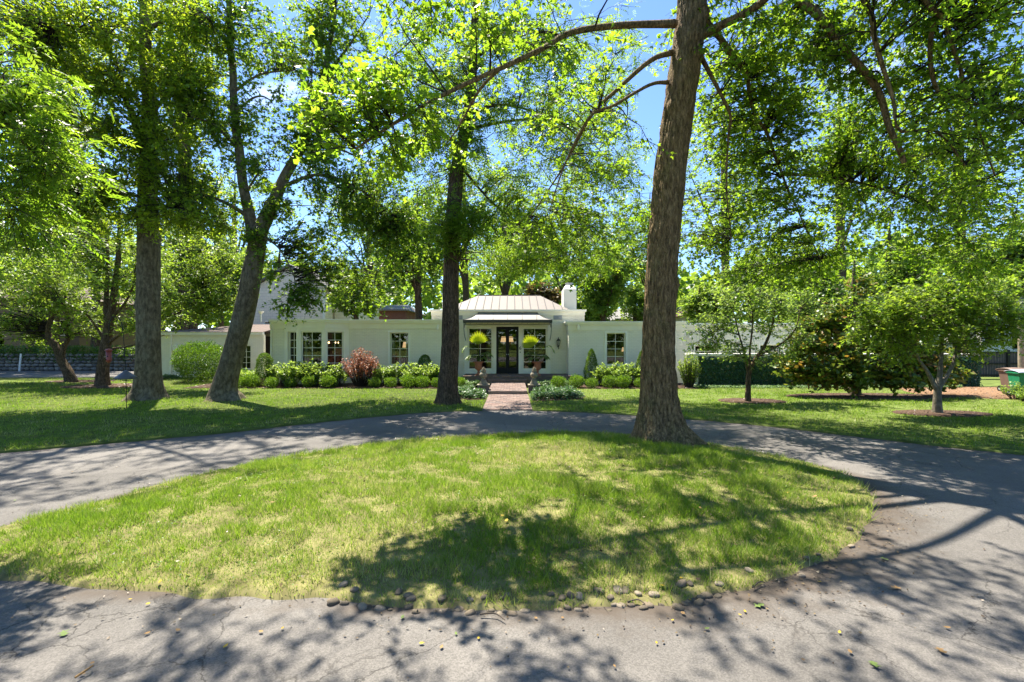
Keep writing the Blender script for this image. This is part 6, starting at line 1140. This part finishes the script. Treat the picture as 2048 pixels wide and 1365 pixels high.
tree('forked_tree', 'small pale trunked tree forking low at right of the lawn', 'tree', fk, [.115, .095, .09, .065, .05, .04, .012],
     [lb_([(1874, 780, 13.7), (1855, 745, 13.7), (1838, 720, 13.6), (1828, 680, 13.5), (1800, 630, 13.4)], .06, .018), lb_([(1878, 776, 13.7), (1898, 745, 13.7), (1910, 715, 13.7), (1915, 670, 13.7), (1930, 620, 13.8)], .06, .018), lb_([(1834, 710, 13.6), (1790, 680, 13.4), (1750, 660, 13.2)], .035, .01), lb_([(1912, 700, 13.7), (1960, 660, 13.6), (2010, 640, 13.5)], .04, .01)],
     [b(1760, 650, 13.2, .8, .7, .5, 24), b(1820, 620, 13.3, 1.0, .8, .6, 36), b(1890, 600, 13.6, 1.0, .9, .7, 40), b(1960, 620, 13.6, 1.0, .8, .6, 36), b(2020, 660, 13.5, .7, .7, .5, 20), b(1940, 680, 13.4, .8, .7, .4, 22), b(1860, 660, 13.2, .8, .6, .4, 20), b(1990, 580, 13.6, .9, .8, .5, 20), b(1800, 700, 13.2, .6, .5, .3, 10), b(1730, 620, 13.3, .6, .6, .35, 12)],
     M_BPALE, L_LIME, M_BTWIG, .115, S_KITE, ntw=8, nl=10, seed=23, tl=.42, droop=.12, nseg=28, nring=40, flare=.2, ridge=.006, upbias=1.5, minh=.4, twr=.005)
mg = [np.array((13.2, 18.3, 0)), np.array((13.2, 18.3, 1.5)), np.array((13.15, 18.35, 3.2)), np.array((13.2, 18.3, 5.2))]
tree('magnolia_tree', 'broad magnolia with glossy dark and rusty leaves sweeping to the ground', 'tree', mg, [.2, .17, .12, .03],
     [([np.array((13.2, 18.3, z)), np.array((13.2+dx*.5, 18.3+dy*.5, z+.15)), np.array((13.2+dx, 18.3+dy, z+.1))], .06, .02) for z, dx, dy in ((.7, -2.4, -.3), (.9, 2.2, -.4), (.8, -.8, -1.0), (.8, 1.0, -1.0), (1.6, -1.9, -.3), (1.7, 1.9, -.2), (2.3, -1.4, .2), (2.5, 1.3, 0), (1.2, 0, 1.2))],
     [(np.array((13.2+x, 18.1+y, z)), r, n) for x, y, z, r, n in ((-2.6, -.2, 1.1, (.6, .5, .45), 26), (-1.7, -.5, .8, (.7, .5, .4), 26), (-.6, -.7, .7, (.7, .5, .35), 24), (.6, -.7, .7, (.7, .5, .35), 24), (1.8, -.6, .75, (.8, .5, .4), 28), (3.0, -.1, .8, (.7, .5, .4), 22), (3.8, .1, .75, (.4, .4, .3), 8),
       (-2.1, 0, 1.9, (.6, .6, .45), 22), (-.9, -.3, 1.7, (.8, .6, .5), 28), (.6, -.3, 1.7, (.8, .6, .5), 28), (2.0, -.2, 1.7, (.8, .6, .5), 26), (3.0, .1, 1.5, (.5, .5, .4), 12), (-1.5, .1, 2.7, (.7, .6, .5), 22), (-.2, 0, 2.7, (.8, .7, .5), 26), (1.2, .1, 2.8, (.8, .7, .5), 24), (2.2, .2, 2.5, (.5, .5, .4), 10), (-.6, .2, 3.3, (.6, .6, .4), 12), (.6, .2, 3.4, (.7, .6, .45), 14), (.3, .2, 4.1, (.4, .4, .35), 7))],
     M_BGREY, L_MAG, M_BDTWIG, .19, S_OVAL, ntw=4, nl=7, seed=26, tl=.35, droop=-.15, vbias=.02, nseg=24, nring=30, flare=.2, upbias=.5, minh=.1, twr=.008)
# ---- trees behind the house and at the sides
def back(name, label, pxc, d, top, bot, hw, seed, m, n=110, trunk=True, ls=.29, bark=M_BDARK, fork=True, nb_=8):
    rng = np.random.default_rng(seed); c = at(pxc, (top+bot)/2, d); R = np.array([hw/F*d, hw/F*d*.8, (bot-top)/2/F*d]); base = np.array((c[0], d, 0.)); z1 = c[2]
    tr = [base, base+UP*z1*.4+np.array((.1, 0, 0)), np.array((c[0]-.1, d, z1)), np.array((c[0], d, c[2]+R[2]*.7))]; r = .10+.016*z1
    lim = []; blobs = []
    for k in range(nb_):
        u = nrm(rng.normal(size=3))*rng.uniform(.35, .85); p = c+u*R*.75; blobs.append((p, R*rng.uniform(.28, .42), max(4, int(n/nb_))))
        q = base+UP*(z1*rng.uniform(.45, .9)); lim.append(([q, (q+p)/2+UP*.3, p], r*.45, .03))
    blobs.append((c, R*.6, int(n*.25)))
    return tree(name, label, 'tree', tr, [r*1.2, r, r*.8, .04], lim if fork else [], blobs, bark, m, M_BDTWIG, ls, S_KITE, ntw=8, nl=8, seed=seed, tl=.8, droop=.15, nseg=14, nring=14, spread_n=1.7, spread_r=1.15, flare=.2, ridge=0, minh=.4, twr=.014, group='trees behind the house and along the boundary')
for a in [('background_tree', 'broad tree with dark forked trunk behind the house left of the roof', 835, 31, 330, 640, 120, 101, L_BACK, 150),
          ('background_tree', 'tall green tree right behind the hipped roof', 1010, 40, 340, 620, 130, 102, L_BACK, 160),
          ('background_tree', 'dark green tree right of the chimney', 1205, 35, 470, 650, 80, 103, L_BACK, 130),
          ('background_tree', 'bright lime tree just right of the oak trunk behind the wing', 1400, 36, 555, 660, 70, 104, L_BACKL, 90),
          ('background_tree', 'light green tree beyond the dogwood', 1500, 42, 480, 650, 90, 105, L_BACK, 110),
          ('background_tree', 'leafy tree behind the end of the far right wing', 1625, 30, 480, 720, 75, 106, L_BACK, 120),
          ('background_tree', 'tall tree behind the magnolia', 1780, 34, 380, 700, 110, 107, L_BACK, 130),
          ('background_tree', 'tree behind the forked tree at right', 1930, 37, 420, 690, 90, 108, L_BACK, 110),
          ('background_tree', 'green tree at the far right edge above the carts', 2060, 30, 380, 650, 80, 109, L_BACK, 100),
          ('background_tree', 'lime tree peeping over the wing left of the oak trunk', 1270, 44, 560, 660, 60, 110, L_BACKL, 70),
          ('background_tree', 'tree rising behind the shingled gable', 560, 52, 470, 620, 110, 111, L_BACK, 90),
          ('background_tree', 'small pale trunked tree before the shingled side wing', 712, 31, 540, 640, 55, 112, L_BACK, 80),
          ('background_tree', 'dark tree left of the shingled gable', 440, 40, 430, 660, 100, 113, L_BACK, 120),
          ('background_tree', 'tall tree behind the stone wall near the grey trunk', 300, 42, 330, 680, 110, 114, L_BACK, 120),
          ('background_tree', 'tall tree behind the stone wall at far left', 70, 38, 250, 640, 130, 115, L_BACK, 130),
          ('background_tree', 'tree at the left margin behind the stone wall', -110, 34, 200, 660, 120, 116, L_BACK, 100),
          ('background_tree', 'broad tree filling the gap behind the brick house', 740, 48, 300, 630, 130, 118, L_BACK, 150),
          ('background_tree', 'tall tree behind the left chimney', 930, 50, 260, 620, 140, 119, L_BACK, 150),
          ('background_tree', 'tall tree behind the right chimney', 1130, 46, 300, 630, 140, 120, L_BACK, 160),
          ('background_tree', 'tree far behind the oak trunk', 1300, 52, 340, 650, 140, 121, L_BACK, 150),
          ('background_tree', 'tree far behind the dogwood crown', 1560, 54, 400, 640, 120, 122, L_BACK, 100),
          ('background_tree', 'tall tree far behind the fork of the leaning tree', 470, 56, 300, 620, 130, 123, L_BACK, 100),
          ('background_tree', 'tall tree between the grey trunk and the leaning tree', 385, 38, 280, 650, 95, 124, L_BACKL, 130),
          ('background_tree', 'lime green tree left of the grey trunk', 190, 37, 250, 660, 115, 125, L_BACKL, 140),
          ('background_tree', 'very tall tree filling the upper left corner', 100, 38, -120, 400, 190, 126, L_BACKL, 150),
          ('background_tree', 'very tall pale trunked tree behind the grey trunk', 370, 38, -120, 400, 130, 127, L_BACK, 130),
          ('background_tree', 'tall tree far behind the oak right of its trunk', 1450, 50, 130, 560, 130, 128, L_BACK, 110),
          ('background_tree', 'tall tree far behind the hanging oak boughs', 1680, 52, 80, 520, 150, 129, L_BACK, 110),
          ('background_tree', 'tall tree far behind the right boundary', 1920, 48, 60, 520, 150, 130, L_BACK, 110),
          ('background_tree', 'low green tree showing over the garage roof', 350, 40, 540, 690, 85, 131, L_BACK, 100),
          ('background_tree', 'low bushy tree behind the right end of the roof', 1180, 42, 560, 670, 70, 132, L_BACK, 90),
          ('background_tree', 'bronze leaved tree left of the chimney', 1085, 36, 560, 620, 40, 117, L_BRONZE, 60)]:
    back(*a)
# far wood closing the horizon
n = 60000; rngf = np.random.default_rng(31); th = rngf.uniform(-3.1416, 3.1416, n); dist = rngf.uniform(62, 80, n); top = 9+6*fbm(np.c_[th*14, th*0, th*0])+3*vnoise(np.c_[th*50, th*0, th*0])
P = np.c_[np.sin(th)*dist*1.15, np.cos(th)*dist, top*rngf.uniform(0, 1, n)**.75]
o = leaf_obj('far_woods', P, nrm(rngf.normal(size=(n, 3))), nrm(rngf.normal(size=(n, 3))*.7+UP+np.array([0, -.4, 0])), rngf.uniform(1.0, 1.9, n), S_KITE, L_BACK, None, fbm(P*.5)*1.4-.2); tag(o, 'continuous line of distant woods behind the houses', 'woods', kind='stuff')
